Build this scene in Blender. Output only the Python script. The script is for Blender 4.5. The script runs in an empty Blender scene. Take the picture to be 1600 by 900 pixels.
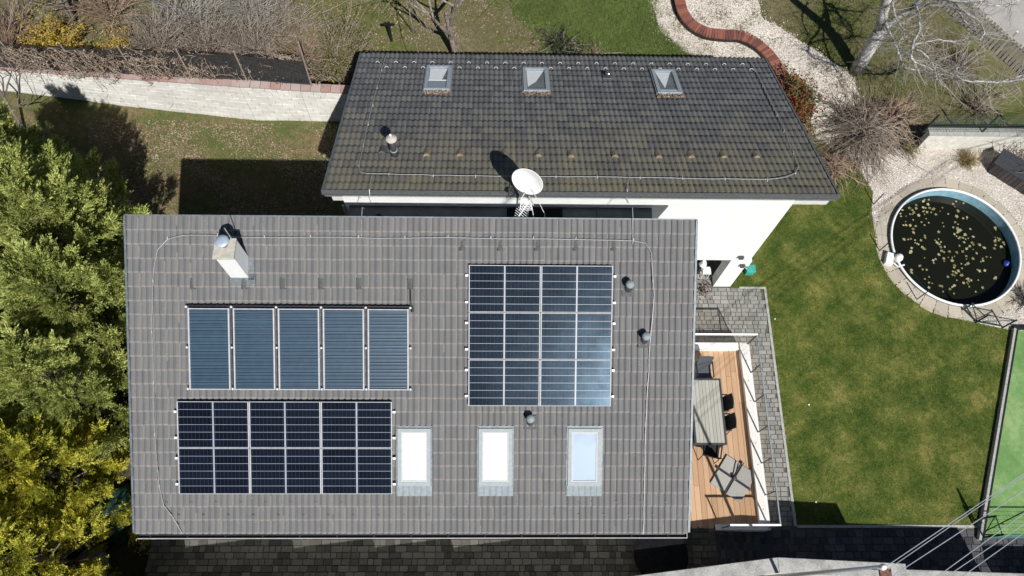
import bpy, math, random
import numpy as np
from mathutils import Matrix, Vector
random.seed(7); RNG = np.random.default_rng(7)
SC = bpy.context.scene
COL = SC.collection
H = 23.7                                    # drone height above the lower paving (m)

# ------------------------------------------------------------------ camera
F = 1240.0
_d = np.array([-32.0, 490.0, F]); _d /= np.linalg.norm(_d)
_X = np.array([1, .006, 0.]); _X[2] = -(_X[0]*_d[0]+_X[1]*_d[1])/_d[2]; _X /= np.linalg.norm(_X)
RM = np.array([_X, np.cross(-_d, _X), -_d])  # rows: world axes in (right, down, forward)
cam = bpy.data.cameras.new('camera'); camo = bpy.data.objects.new('camera', cam); COL.objects.link(camo)
r_, dn_, fw_ = RM[:, 0], RM[:, 1], RM[:, 2]
camo.matrix_world = Matrix(((r_[0], -dn_[0], -fw_[0], 0), (r_[1], -dn_[1], -fw_[1], 0), (r_[2], -dn_[2], -fw_[2], H), (0, 0, 0, 1)))
cam.sensor_width = 36; cam.lens = F/1600*36; cam.clip_end = 2000; cam.clip_start = .1
SC.camera = camo
SC.render.resolution_x = 1024; SC.render.resolution_y = 576

# ------------------------------------------------------------------ light
EL = math.radians(49.3); AZ = math.radians(180-19.5)     # sun bearing, clockwise from +Y
SUNV = Vector((math.sin(AZ)*math.cos(EL), math.cos(AZ)*math.cos(EL), math.sin(EL)))
w = bpy.data.worlds.new('World'); SC.world = w; w.use_nodes = True
nt = w.node_tree; sky = nt.nodes.new('ShaderNodeTexSky'); sky.sky_type = 'NISHITA'; sky.sun_disc = False
sky.sun_elevation = EL; sky.sun_rotation = AZ; sky.altitude = 400; sky.air_density = .8; sky.dust_density = .3
bg = nt.nodes['Background']; bg.inputs[1].default_value = .05; nt.links.new(sky.outputs[0], bg.inputs[0])
sl = bpy.data.lights.new('sun', 'SUN'); sl.energy = 5.0; sl.angle = math.radians(.5); sl.color = (1, .972, .93)
so = bpy.data.objects.new('sun', sl); COL.objects.link(so); so.rotation_euler = SUNV.to_track_quat('Z', 'Y').to_euler()
SC.view_settings.view_transform = 'Standard'; SC.view_settings.look = 'None'; SC.view_settings.gamma = 1
SC.view_settings.exposure = 0.15

# ------------------------------------------------------------------ where things stand (read off the photograph)
def ray(px, py): return RM @ np.array([px-800, py-450, F])
def G(px, py, z=0):                         # point of the level plane z
    r = ray(px, py); p = r*((z-H)/r[2]); return np.array([p[0], p[1], z])
PIT = math.radians(26); CP, SP = math.cos(PIT), math.sin(PIT)
FO = np.array([-8.60, 8.43, 6.85]); FV = np.array([0, -CP, -SP]); FN = np.array([0, -SP, CP])
RO = np.array([-4.27, 9.54, 6.03]); RV = np.array([0, CP, -SP]); RN = np.array([0, SP, CP])
UX = np.array([1., 0, 0])
def on(O, N, px, py, off=0):
    r = ray(px, py); c = np.array([0, 0, H]); t = (N @ (O+N*off-c))/(N @ r); return c+r*t
def onF(px, py, off=0): return on(FO, FN, px, py, off)
def onR(px, py, off=0): return on(RO, RN, px, py, off)
def onY(px, py, y): r = ray(px, py); p = r*(y/r[1]); p[2] += H; return p

# ------------------------------------------------------------------ materials
def newmat(name):
    m = bpy.data.materials.new(name); m.use_nodes = True
    return m, m.node_tree, m.node_tree.nodes, m.node_tree.links, m.node_tree.nodes['Principled BSDF']
def ramp(N, stops, interp='LINEAR'):
    r = N.new('ShaderNodeValToRGB'); r.color_ramp.interpolation = interp; e = r.color_ramp.elements
    while len(e) < len(stops): e.new(.5)
    for i, (p, c) in enumerate(stops): e[i].position = p; e[i].color = (*c, 1)
    return r
def pos(N, L, scale=(1, 1, 1)):
    g = N.new('ShaderNodeNewGeometry'); m = N.new('ShaderNodeMapping'); m.inputs['Scale'].default_value = scale
    L.new(g.outputs['Position'], m.inputs[0]); return m.outputs[0]
def noise(N, L, vec, scale, detail=4, rough=.55):
    n = N.new('ShaderNodeTexNoise'); n.inputs['Scale'].default_value = scale; n.inputs['Detail'].default_value = detail
    n.inputs['Roughness'].default_value = rough; L.new(vec, n.inputs['Vector']); return n.outputs['Fac']
def math_(N, L, op, a, b=None):
    n = N.new('ShaderNodeMath'); n.operation = op
    for i, v in enumerate((a, b)):
        if v is None: continue
        if isinstance(v, (int, float)): n.inputs[i].default_value = v
        else: L.new(v, n.inputs[i])
    return n.outputs[0]
def mix(N, L, fac, a, b, mode='MIX'):
    n = N.new('ShaderNodeMix'); n.data_type = 'RGBA'; n.blend_type = mode
    for s, v in ((0, fac), (6, a), (7, b)):
        if isinstance(v, (int, float)): n.inputs[s].default_value = v
        elif isinstance(v, tuple): n.inputs[s].default_value = (*v, 1)
        else: L.new(v, n.inputs[s])
    return n.outputs[2]
def rnd(N, L):                              # one random number per piece, object or island alike
    o = N.new('ShaderNodeObjectInfo'); g = N.new('ShaderNodeNewGeometry')
    return math_(N, L, 'FRACT', math_(N, L, 'ADD', o.outputs['Random'], g.outputs['Random Per Island']))
def bump(N, L, bs, h, strength, dist=.01):
    b = N.new('ShaderNodeBump'); b.inputs['Strength'].default_value = strength; b.inputs['Distance'].default_value = dist
    L.new(h, b.inputs['Height']); L.new(b.outputs[0], bs.inputs['Normal'])
def pm(name, c1, c2=None, scale=8, rough=.8, bmp=.3, isl=0, metal=0, spec=.5, big=None, bdist=.01, stretch=(1, 1, 1)):
    m, T, N, L, B = newmat(name)
    B.inputs['Roughness'].default_value = rough; B.inputs['Metallic'].default_value = metal
    B.inputs['Specular IOR Level'].default_value = spec
    c2 = c2 or tuple(x*.8 for x in c1); p = pos(N, L, stretch)
    n = noise(N, L, p, scale, 6, .65)
    f = n
    if big: f = math_(N, L, 'ADD', math_(N, L, 'MULTIPLY', n, .5), math_(N, L, 'MULTIPLY', noise(N, L, p, big, 3), .5))
    if isl: f = math_(N, L, 'ADD', math_(N, L, 'MULTIPLY', f, 1-isl), math_(N, L, 'MULTIPLY', rnd(N, L), isl))
    r = ramp(N, [(.4, c2), (.6, c1)]) if not isl else ramp(N, [(.3, c2), (.7, c1)])
    L.new(f, r.inputs[0]); L.new(r.outputs[0], B.inputs['Base Color'])
    if bmp: bump(N, L, B, n, bmp, bdist)
    return m

def tile_mat(name, base, base2, streak, moss=None, k=.22, edge=.85, groove=.45, edgec=None):
    base2g = tuple(x*.45 for x in base2)
    m, T, N, L, B = newmat(name); B.inputs['Roughness'].default_value = .8; B.inputs['Specular IOR Level'].default_value = .35
    r = rnd(N, L); p = pos(N, L)
    fine = noise(N, L, p, 45, 5, .7); mid = noise(N, L, p, 3.0, 4, .6)
    f = math_(N, L, 'ADD', math_(N, L, 'MULTIPLY', r, k), math_(N, L, 'ADD', math_(N, L, 'MULTIPLY', fine, .35), math_(N, L, 'MULTIPLY', mid, .45)))
    c = ramp(N, [(.25, base2), (.8, base)]); L.new(f, c.inputs[0]); col = c.outputs[0]
    tc = N.new('ShaderNodeUVMap'); tc.uv_map = 'UVMap'; su = N.new('ShaderNodeSeparateXYZ'); L.new(tc.outputs[0], su.inputs[0]); U_, V_ = su.outputs[0], su.outputs[1]
    # lower edge of every course: dusty streak tone, dark line where edgec is given
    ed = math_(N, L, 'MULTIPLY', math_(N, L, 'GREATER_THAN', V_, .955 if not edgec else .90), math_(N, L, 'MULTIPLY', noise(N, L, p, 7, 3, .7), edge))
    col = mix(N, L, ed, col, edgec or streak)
    # worn, pale side lap on some tiles, mostly in drifts
    r2 = math_(N, L, 'FRACT', math_(N, L, 'MULTIPLY', r, 17.3)); dr = noise(N, L, pos(N, L, (1, .5, .5)), .7, 2)
    on_ = math_(N, L, 'LESS_THAN', r2, math_(N, L, 'MULTIPLY', math_(N, L, 'SUBTRACT', dr, .27), 2.6 if not moss else .5))
    lap = math_(N, L, 'MULTIPLY', math_(N, L, 'MULTIPLY', math_(N, L, 'GREATER_THAN', U_, .90), on_), .6)
    col = mix(N, L, lap, col, streak)
    # channels drawn in a darker tone
    ch_ = math_(N, L, 'LESS_THAN', math_(N, L, 'ABSOLUTE', math_(N, L, 'SUBTRACT', math_(N, L, 'FRACT', math_(N, L, 'MULTIPLY', U_, 2)), .97)), .035)
    col = mix(N, L, math_(N, L, 'MULTIPLY', ch_, groove), col, base2g)
    dsp = ramp(N, [(.60, (0, 0, 0)), (.72, (1, 1, 1))]); L.new(noise(N, L, p, 5.5, 5, .75), dsp.inputs[0])
    col = mix(N, L, math_(N, L, 'MULTIPLY', dsp.outputs[0], .5), col, tuple(x*.6 for x in base2))
    if moss:
        g = N.new('ShaderNodeSeparateXYZ'); L.new(p, g.inputs[0])
        a = math_(N, L, 'MULTIPLY', math_(N, L, 'SUBTRACT', g.outputs[1], 13.6), -.21)    # more growth near the ridge
        mf = math_(N, L, 'ADD', math_(N, L, 'MULTIPLY', noise(N, L, p, 1.2, 5, .7), 1.3), math_(N, L, 'MULTIPLY', r, .45))
        mf = math_(N, L, 'SUBTRACT', math_(N, L, 'ADD', mf, a), .90)
        mr = ramp(N, [(.0, (0, 0, 0)), (1, (1, 1, 1))]); L.new(mf, mr.inputs[0])
        mc = ramp(N, [(.3, moss[0]), (.7, moss[1])]); L.new(noise(N, L, p, 9, 3), mc.inputs[0])
        col = mix(N, L, math_(N, L, 'MULTIPLY', mr.outputs[0], .7), col, mc.outputs[0])
    sp = ramp(N, [(.70, (0, 0, 0)), (.76, (1, 1, 1))]); L.new(noise(N, L, p, 22, 2), sp.inputs[0])   # lichen specks
    col = mix(N, L, math_(N, L, 'MULTIPLY', sp.outputs[0], .5), col, (.42, .42, .38))
    L.new(col, B.inputs['Base Color']); bump(N, L, B, fine, .25, .004)
    return m

M = {}
M['tile_f'] = tile_mat('grey_roof_tile', (.173, .170, .170), (.122, .122, .125), (.31, .285, .25))
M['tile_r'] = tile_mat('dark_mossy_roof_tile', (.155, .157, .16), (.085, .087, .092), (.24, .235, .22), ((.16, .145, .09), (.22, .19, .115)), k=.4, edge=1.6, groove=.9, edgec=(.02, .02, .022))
M['vent_tile'] = pm('vent_tile_grey', (.10, .105, .105), (.07, .07, .07), 20, .8)
M['vent_moss'] = pm('vent_tile_ochre', (.26, .21, .14), (.17, .14, .09), 20, .85)
M['white_wall'] = pm('white_render', (.84, .84, .82), (.78, .78, .77), 3, .9, .15)
M['fascia'] = pm('white_fascia', (.72, .71, .67), (.6, .59, .56), 6, .6, .1)
M['chim_cap'] = pm('cement_cap', (.5, .47, .41), (.38, .36, .31), 9, .9, .3)
M['steel'] = pm('brushed_steel', (.62, .63, .65), (.5, .5, .52), 20, .28, .05, metal=1)
M['galv'] = pm('galvanised_wire', (.62, .63, .63), (.45, .46, .47), 25, .45, .05, metal=.6)
M['zinc'] = pm('zinc_flashing', (.27, .31, .33), (.21, .25, .27), 14, .65, .1, spec=.25)
M['lead'] = pm('dark_flashing', (.14, .17, .19), (.09, .11, .125), 12, .5, .15, metal=.2)
M['white'] = pm('white_paint', (.86, .86, .85), (.80, .80, .79), 8, .45, .05)
M['offwhite'] = pm('off_white_plastic', (.7, .7, .68), (.6, .6, .58), 8, .5, .05)
M['grey_frame'] = pm('grey_window_frame', (.32, .36, .40), (.26, .3, .33), 12, .45, .05, metal=.2)
M['pale_frame'] = pm('pale_window_frame', (.33, .36, .37), (.29, .32, .33), 12, .6, .05, spec=.2)
M['pale_sash'] = pm('pale_window_sash', (.46, .48, .49), (.42, .44, .45), 12, .6, .05, spec=.2)
M['shade_toned_paver'] = pm('shade_toned_drive_paver', (.085, .085, .095), (.035, .035, .043), 22, .9, .5, isl=.45, big=1.3)  # drive and step pavers: depth of the shade put into the colour
M['shade_toned_mid_paver'] = pm('shade_toned_terrace_paver', (.12, .113, .092), (.038, .036, .03), 22, .9, .5, isl=.45, big=1.3)  # terrace pavers toned down so the colour carries part of the shade
M['clipgrey'] = pm('clip_grey', (.45, .45, .44), (.36, .36, .35), 8, .6, .05)
M['link_metal'] = pm('dark_sheet_roof', (.060, .078, .095), (.035, .048, .060), 2.2, .5, .2)
M['cap_metal'] = pm('pale_metal_cap', (.42, .50, .60), (.36, .44, .53), 6, .45, .03, metal=.2)
M['shaft_grey'] = pm('window_shaft', (.16, .17, .17), (.10, .11, .11), 3, .7, .1)
M['bark_mid'] = pm('brown_bark', (.30, .26, .21), (.12, .10, .085), 12, .9, .5)
M['dark'] = pm('dark_void', (.010, .010, .012), (.006, .006, .006), 8, .9, .1, spec=.08)
M['black'] = pm('black_metal', (.02, .021, .024), (.012, .012, .014), 20, .4, .05)
M['charcoal'] = pm('charcoal_metal', (.055, .058, .066), (.04, .042, .048), 20, .45, .05)
M['fabric_grey'] = pm('grey_sling', (.085, .095, .11), (.06, .067, .08), 80, .8, .2)
M['fabric_black'] = pm('black_sling', (.018, .018, .02), (.012, .012, .014), 80, .8, .2)
M['gut_dark'] = pm('gutter_inside', (.035, .038, .045), (.02, .022, .026), 10, .5, .1)
M['gut_rim'] = pm('gutter_rim', (.6, .61, .62), (.5, .5, .5), 10, .4, .05, metal=.3)
M['slat'] = pm('table_slat', (.40, .39, .34), (.33, .32, .28), 10, .6, .15, isl=.3, stretch=(6, .6, 1))
M['deck'] = pm('larch_decking', (.56, .37, .225), (.40, .245, .14), 5, .65, .25, isl=.45, stretch=(9, .5, 1))
M['slab'] = pm('concrete_slab', (.36, .35, .32), (.28, .275, .25), 14, .9, .3, isl=.3)
M['paver'] = pm('concrete_paver', (.31, .30, .275), (.17, .168, .155), 26, .9, .6, isl=.3, big=1.3, bdist=.015)
M['joint'] = pm('sandy_joint', (.13, .125, .10), (.07, .075, .05), 30, .95, .3)
M['ring'] = pm('sandstone_paver', (.46, .41, .33), (.36, .32, .26), 12, .9, .3, isl=.4)
M['kerb'] = pm('kerb_concrete', (.42, .41, .38), (.3, .3, .28), 12, .9, .4)
M['coping'] = pm('coarse_concrete', (.46, .455, .43), (.24, .24, .23), 26, .95, .8, big=3, bdist=.02)
M['road'] = pm('worn_grey_road', (.43, .41, .385), (.30, .29, .275), 18, .95, .5, big=.7)
M['brick'] = pm('red_edging_brick', (.27, .10, .065), (.13, .05, .04), 18, .85, .4, isl=.5)
M['cop_brick'] = pm('faded_red_coping', (.34, .20, .175), (.42, .36, .33), 4, .9, .4, isl=.3, big=1)
M['block'] = pm('whitewashed_block', (.80, .79, .75), (.55, .54, .50), 5, .9, .5, isl=.15, big=1.1)
M['rwall'] = pm('cream_garden_wall', (.68, .66, .59), (.55, .53, .47), 6, .9, .3)
M['net'] = pm('dark_windbreak_net', (.035, .037, .042), (.02, .021, .024), 30, .9, .3)
M['post_rust'] = pm('weathered_post', (.36, .29, .25), (.24, .18, .16), 14, .8, .3)
M['green_metal'] = pm('dark_green_metal', (.015, .05, .04), (.01, .03, .024), 20, .45, .05)
M['teal_metal'] = pm('teal_metal', (.05, .20, .15), (.04, .14, .11), 20, .45, .05)
M['pool_liner'] = pm('pale_blue_liner', (.30, .50, .58), (.20, .40, .48), 5, .5, .05)
M['rim'] = pm('pool_rim', (.85, .86, .86), (.78, .8, .8), 8, .35, .05)
M['blue'] = pm('blue_plastic', (.02, .08, .42), (.015, .05, .3), 8, .4, .05)
M['teal_box'] = pm('teal_plastic', (.06, .40, .32), (.05, .33, .27), 8, .5, .05)
M['boxwood'] = pm('dark_stained_board', (.07, .06, .06), (.03, .027, .028), 9, .55, .4, isl=.4)
M['pale_wood'] = pm('weathered_picket', (.66, .60, .52), (.42, .38, .32), 14, .85, .3, isl=.4)
M['bark'] = pm('grey_bark', (.20, .175, .15), (.09, .08, .07), 16, .9, .5)
M['bark_pale'] = pm('pale_bark', (.66, .65, .62), (.16, .15, .14), 11, .8, .6, big=3.5)
M['twig'] = pm('grey_brown_twig', (.30, .25, .20), (.17, .135, .11), 6, .9, .2, isl=.5)
M['twig_pale'] = pm('pale_twig', (.36, .34, .31), (.20, .185, .165), 6, .9, .2, isl=.5)
M['twig_tan'] = pm('tan_twig', (.34, .24, .17), (.2, .14, .10), 6, .9, .2, isl=.5)
M['cable'] = pm('aluminium_cable', (.42, .45, .5), (.34, .37, .42), 6, .5, .05, metal=.2)
M['jeans'] = pm('blue_denim', (.02, .035, .09), (.015, .025, .06), 30, .9, .2)
M['skin'] = pm('skin', (.42, .26, .19), (.38, .23, .17), 10, .6, .05)
M['shirt'] = pm('black_cloth', (.02, .02, .024), (.014, .014, .016), 30, .9, .2)
M['hair'] = pm('brown_hair', (.05, .03, .02), (.03, .02, .012), 40, .7, .2)
M['green_cover'] = pm('dark_green_tarpaulin', (.012, .055, .045), (.006, .03, .026), 4, .6, .4, bdist=.05)
M['rust'] = pm('rusty_bracket', (.22, .10, .07), (.10, .05, .04), 16, .85, .4)
M['stone'] = pm('dark_field_stone', (.30, .29, .27), (.16, .155, .15), 6, .9, .6, bdist=.04)

def leafmat(name, stops, rough=.6, trans=0.25, big=.9, sc=7):
    m, T, N, L, B = newmat(name); B.inputs['Roughness'].default_value = rough; B.inputs['Specular IOR Level'].default_value = .3
    p = pos(N, L); f = math_(N, L, 'ADD', math_(N, L, 'MULTIPLY', rnd(N, L), .45), math_(N, L, 'MULTIPLY', noise(N, L, p, big, 3), .55))
    r = ramp(N, stops); L.new(f, r.inputs[0]); L.new(r.outputs[0], B.inputs['Base Color'])
    if trans:
        t = N.new('ShaderNodeBsdfTranslucent'); L.new(r.outputs[0], t.inputs[0]); s = N.new('ShaderNodeMixShader'); s.inputs[0].default_value = trans
        L.new(B.outputs[0], s.inputs[1]); L.new(t.outputs[0], s.inputs[2]); L.new(s.outputs[0], N['Material Output'].inputs[0])
    return m
M['cyp_a'] = leafmat('cypress_green', [(.28, (.12, .17, .035)), (.5, (.36, .42, .10)), (.72, (.70, .70, .26))], trans=.2)
M['cyp_b'] = leafmat('cypress_golden', [(.28, (.14, .19, .03)), (.5, (.48, .50, .07)), (.72, (.88, .74, .10))], big=.7, trans=.2)
M['photinia'] = leafmat('photinia_leaf', [(.2, (.07, .10, .02)), (.45, (.10, .12, .03)), (.6, (.26, .045, .025)), (.85, (.34, .08, .04))], big=2.5)
M['forsythia'] = leafmat('forsythia_bloom', [(.2, (.22, .16, .02)), (.5, (.45, .32, .04)), (.8, (.60, .44, .08))])
M['budding'] = leafmat('budding_leaf', [(.2, (.07, .075, .02)), (.5, (.16, .16, .04)), (.8, (.26, .24, .07))])
M['evergreen'] = leafmat('dark_evergreen', [(.2, (.012, .025, .01)), (.5, (.03, .055, .018)), (.8, (.07, .10, .035))])
M['dryleaf'] = leafmat('dry_leaf', [(.15, (.14, .075, .04)), (.5, (.27, .19, .13)), (.85, (.46, .38, .30))], trans=0, big=1.5)
M['floatleaf'] = leafmat('floating_leaf', [(.25, (.14, .13, .05)), (.5, (.28, .25, .12)), (.75, (.42, .39, .23))], trans=0)
M['pebble'] = leafmat('white_pebble', [(.15, (.30, .26, .22)), (.5, (.56, .51, .45)), (.85, (.80, .77, .72))], trans=0, rough=.9, big=1)
M['grassblade'] = leafmat('lawn_grass', [(.32, (.038, .078, .012)), (.48, (.10, .142, .024)), (.64, (.27, .26, .08))], big=1.1, trans=.2)
M['freshgrass'] = leafmat('fresh_grass', [(.25, (.09, .13, .03)), (.5, (.12, .20, .035)), (.75, (.24, .30, .09))], big=.6, trans=.2)
M['wildgrass'] = leafmat('meadow_grass', [(.25, (.20, .17, .10)), (.45, (.17, .155, .075)), (.6, (.11, .145, .04)), (.8, (.13, .20, .045))], big=.45, trans=.2)
M['drygrass'] = leafmat('dry_tuft', [(.2, (.16, .12, .05)), (.5, (.3, .23, .1)), (.8, (.42, .34, .18))], trans=.1)

def seethrough(k, a):
    T = M[k].node_tree; t = T.nodes.new('ShaderNodeBsdfTransparent'); x = T.nodes.new('ShaderNodeMixShader'); x.inputs[0].default_value = a
    T.links.new(t.outputs[0], x.inputs[1]); T.links.new(T.nodes['Principled BSDF'].outputs[0], x.inputs[2]); T.links.new(x.outputs[0], T.nodes['Material Output'].inputs[0])
seethrough('net', .72)
def ground_mat(name, stops, s1, s2, s3, bd=.03):
    m, T, N, L, B = newmat(name); B.inputs['Roughness'].default_value = .95; B.inputs['Specular IOR Level'].default_value = .15
    p = pos(N, L); a = noise(N, L, p, s1, 4, .6); b = noise(N, L, p, s2, 5, .7); c = noise(N, L, p, s3, 3, .7)
    f = math_(N, L, 'ADD', math_(N, L, 'MULTIPLY', a, .45), math_(N, L, 'ADD', math_(N, L, 'MULTIPLY', b, .3), math_(N, L, 'MULTIPLY', c, .25)))
    r = ramp(N, stops); L.new(f, r.inputs[0]); L.new(r.outputs[0], B.inputs['Base Color']); bump(N, L, B, c, .7, bd)
    return m
M['lawn'] = ground_mat('mown_lawn', [(.38, (.030, .062, .008)), (.47, (.066, .10, .017)), (.54, (.125, .145, .031)), (.61, (.23, .215, .065))], 1.1, 4.5, 45)
M['rear_ground'] = ground_mat('patchy_garden', [(.36, (.06, .085, .02)), (.46, (.11, .125, .035)), (.52, (.15, .13, .07)), (.62, (.22, .18, .115))], .35, 3, 35)
M['far_ground'] = ground_mat('dry_field', [(.36, (.05, .07, .02)), (.5, (.10, .105, .035)), (.62, (.17, .14, .08))], .25, 3, 35)
M['leafy_ground'] = ground_mat('leafy_soil', [(.38, (.075, .11, .028)), (.48, (.12, .135, .045)), (.58, (.24, .165, .10))], .5, 4, 40)
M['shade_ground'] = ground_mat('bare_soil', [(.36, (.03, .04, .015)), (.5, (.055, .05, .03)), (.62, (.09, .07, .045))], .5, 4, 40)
M['gravel'] = ground_mat('pale_gravel', [(.36, (.34, .29, .24)), (.48, (.5, .45, .39)), (.62, (.68, .64, .58))], .8, 9, 60)
M['court'] = ground_mat('artificial_turf', [(.38, (.10, .21, .065)), (.5, (.16, .29, .10)), (.6, (.26, .37, .16))], .9, 6, 90, .01)

def glass_mat(name, tint, alpha, rough=.02):
    m, T, N, L, B = newmat(name); t = N.new('ShaderNodeBsdfTransparent'); t.inputs[0].default_value = (*tint, 1)
    B.inputs['Base Color'].default_value = (*[c*.35 for c in tint], 1); B.inputs['Roughness'].default_value = rough
    s = N.new('ShaderNodeMixShader'); s.inputs[0].default_value = alpha
    L.new(t.outputs[0], s.inputs[1]); L.new(B.outputs[0], s.inputs[2]); L.new(s.outputs[0], N['Material Output'].inputs[0])
    return m
M['bronze_glass'] = glass_mat('tinted_glass', (.96, .94, .91), .06)
M['clear_glass'] = glass_mat('roof_window_glass', (.98, .99, 1), .05)
def shiny(name, c, rough, coat, coatr=.05, c2=None, isl=0):
    m = pm(name, c, c2 or tuple(x*.85 for x in c), 6, rough, 0, isl=isl); B = m.node_tree.nodes['Principled BSDF']
    B.inputs['Coat Weight'].default_value = coat; B.inputs['Coat Roughness'].default_value = coatr; return m
M['blind_white'] = shiny('white_blind', (.85, .85, .84), .6, 1, .15)
M['sky_pane'] = shiny('painted_sky_glass', (.27, .36, .48), .6, .12, .3, (.15, .24, .38)); M['sky_pane'].node_tree.nodes['Noise Texture'].inputs['Scale'].default_value = .8; M['sky_pane'].node_tree.nodes['Noise Texture'].inputs['Detail'].default_value = 2  # reflected sky and soft cloud painted into the pane colour
M['blind_pale'] = shiny('pale_roof_glass', (.36, .44, .52), .6, .12, .3)
M['absorber'] = shiny('collector_glass', (.030, .066, .105), .35, .8, .22, (.020, .046, .078), isl=.3)
M['absorber_gap'] = shiny('collector_tube', (.10, .16, .21), .3, .8, .2)
M['backsheet'] = shiny('panel_backsheet', (.26, .29, .35), .5, .2, .3)
M['pvframe'] = pm('silver_panel_frame', (.46, .47, .49), (.38, .39, .41), 10, .5, .03, spec=.2)
def cell_mat():
    m, T, N, L, B = newmat('solar_cell'); B.inputs['Roughness'].default_value = .35
    tc = N.new('ShaderNodeTexCoord'); sx = N.new('ShaderNodeSeparateXYZ'); L.new(tc.outputs['Object'], sx.inputs[0])
    def line(src, n, wd, o=.5):             # printed finger lines, in the strip's own coordinates
        fr = math_(N, L, 'FRACT', math_(N, L, 'ADD', math_(N, L, 'MULTIPLY', src, n), o))
        return math_(N, L, 'LESS_THAN', math_(N, L, 'ABSOLUTE', math_(N, L, 'SUBTRACT', fr, .5)), wd)
    a = line(sx.outputs[0], 1/.0905, .035); c = line(sx.outputs[0], 10/.0905, .06)
    base = ramp(N, [(0, (.003, .0045, .010)), (1, (.006, .0085, .017))]); L.new(rnd(N, L), base.inputs[0])
    col = mix(N, L, math_(N, L, 'MULTIPLY', a, .14), base.outputs[0], (.18, .22, .32))
    col = mix(N, L, math_(N, L, 'MULTIPLY', c, .02), col, (.3, .33, .4))
    L.new(col, B.inputs['Base Color']); B.inputs['Specular Tint'].default_value = (.5, .75, 1, 1)
    L.new(math_(N, L, 'MULTIPLY', noise(N, L, pos(N, L), 1.4, 5, .7), .24), B.inputs['Specular IOR Level'])
    g = noise(N, L, pos(N, L), 60, 3, .7); rr = ramp(N, [(.3, (.17,)*3), (.7, (.29,)*3)]); L.new(g, rr.inputs[0]); L.new(rr.outputs[0], B.inputs['Roughness'])
    return m
M['cell'] = cell_mat()
def water_mat():
    m, T, N, L, B = newmat('dark_pool_water'); B.inputs['Base Color'].default_value = (.008, .009, .005, 1); B.inputs['Roughness'].default_value = .06
    B.inputs['Specular IOR Level'].default_value = .35
    bump(N, L, B, noise(N, L, pos(N, L), 3, 3), .08, .02); return m
M['water'] = water_mat()

# ------------------------------------------------------------------ mesh helpers
class MB:
    def __init__(s): s.v = []; s.f = []
    def add(s, vs, fs):
        o = len(s.v); s.v += [tuple(map(float, p)) for p in vs]; s.f += [tuple(o+i for i in f) for f in fs]; return s
    def box(s, c, size, ax=None):
        c = np.array(c, float); A = np.eye(3) if ax is None else np.array(ax, float); hx, hy, hz = [q/2 for q in size]
        vs = [c+A[0]*i*hx+A[1]*j*hy+A[2]*k*hz for k in (-1, 1) for j in (-1, 1) for i in (-1, 1)]
        flip = np.dot(np.cross(A[0], A[1]), A[2]) < 0
        fs = [(0, 2, 3, 1), (4, 5, 7, 6), (0, 1, 5, 4), (2, 6, 7, 3), (0, 4, 6, 2), (1, 3, 7, 5)]
        return s.add(vs, [f[::-1] for f in fs] if flip else fs)
    def b2(s, x0, x1, y0, y1, z0, z1): return s.box(((x0+x1)/2, (y0+y1)/2, (z0+z1)/2), (x1-x0, y1-y0, z1-z0))
    def prism(s, poly, z0, z1):             # poly: list of (x, y); z0/z1 number or list
        n = len(poly); a = sum(poly[i][0]*poly[(i+1) % n][1]-poly[(i+1) % n][0]*poly[i][1] for i in range(n))
        if a < 0: poly = poly[::-1]
        z0 = [z0]*n if np.isscalar(z0) else (z0[::-1] if a < 0 else z0); z1 = [z1]*n if np.isscalar(z1) else (z1[::-1] if a < 0 else z1)
        return s.add([(p[0], p[1], z) for p, z in zip(poly, z0)]+[(p[0], p[1], z) for p, z in zip(poly, z1)],
                     [tuple(range(n))[::-1], tuple(range(n, 2*n))]+[(i, (i+1) % n, n+(i+1) % n, n+i) for i in range(n)])
    def sheet(s, poly, z):
        n = len(poly); a = sum(poly[i][0]*poly[(i+1) % n][1]-poly[(i+1) % n][0]*poly[i][1] for i in range(n))
        if a < 0: poly = poly[::-1]
        return s.add([(p[0], p[1], z) for p in poly], [tuple(range(n))])
    def tube(s, pts, r, k=6, cap=True):
        pts = [np.array(p, float) for p in pts]; n = len(pts); rs = [r]*n if np.isscalar(r) else r; vs = []
        for i, p in enumerate(pts):
            t = pts[min(i+1, n-1)]-pts[max(i-1, 0)]; t = t/(np.linalg.norm(t)+1e-9)
            u = np.cross(t, (0, 0, 1) if abs(t[2]) < .9 else (1, 0, 0)); u /= np.linalg.norm(u); q = np.cross(t, u)
            vs += [p+rs[i]*(u*math.cos(2*math.pi*j/k)+q*math.sin(2*math.pi*j/k)) for j in range(k)]
        fs = [(i*k+j, i*k+(j+1) % k, (i+1)*k+(j+1) % k, (i+1)*k+j) for i in range(n-1) for j in range(k)]
        if cap: fs += [tuple(range(k))[::-1], tuple((n-1)*k+j for j in range(k))]
        return s.add(vs, fs)
    def lathe(s, c, prof, k=24, ax=None):   # prof: (radius, height) pairs
        A = np.eye(3) if ax is None else np.array(ax, float); c = np.array(c, float); n = len(prof)
        vs = [c+A[0]*r*math.cos(2*math.pi*j/k)+A[1]*r*math.sin(2*math.pi*j/k)+A[2]*h for r, h in prof for j in range(k)]
        fs = [(i*k+j, i*k+(j+1) % k, (i+1)*k+(j+1) % k, (i+1)*k+j) for i in range(n-1) for j in range(k)]
        fs += [tuple(range(k))[::-1], tuple((n-1)*k+j for j in range(k))]
        return s.add(vs, fs)
def origin(o):
    v = Vector((0, 0, 0))
    while o: v = v+o.location; o = o.parent
    return np.array(v)
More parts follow.
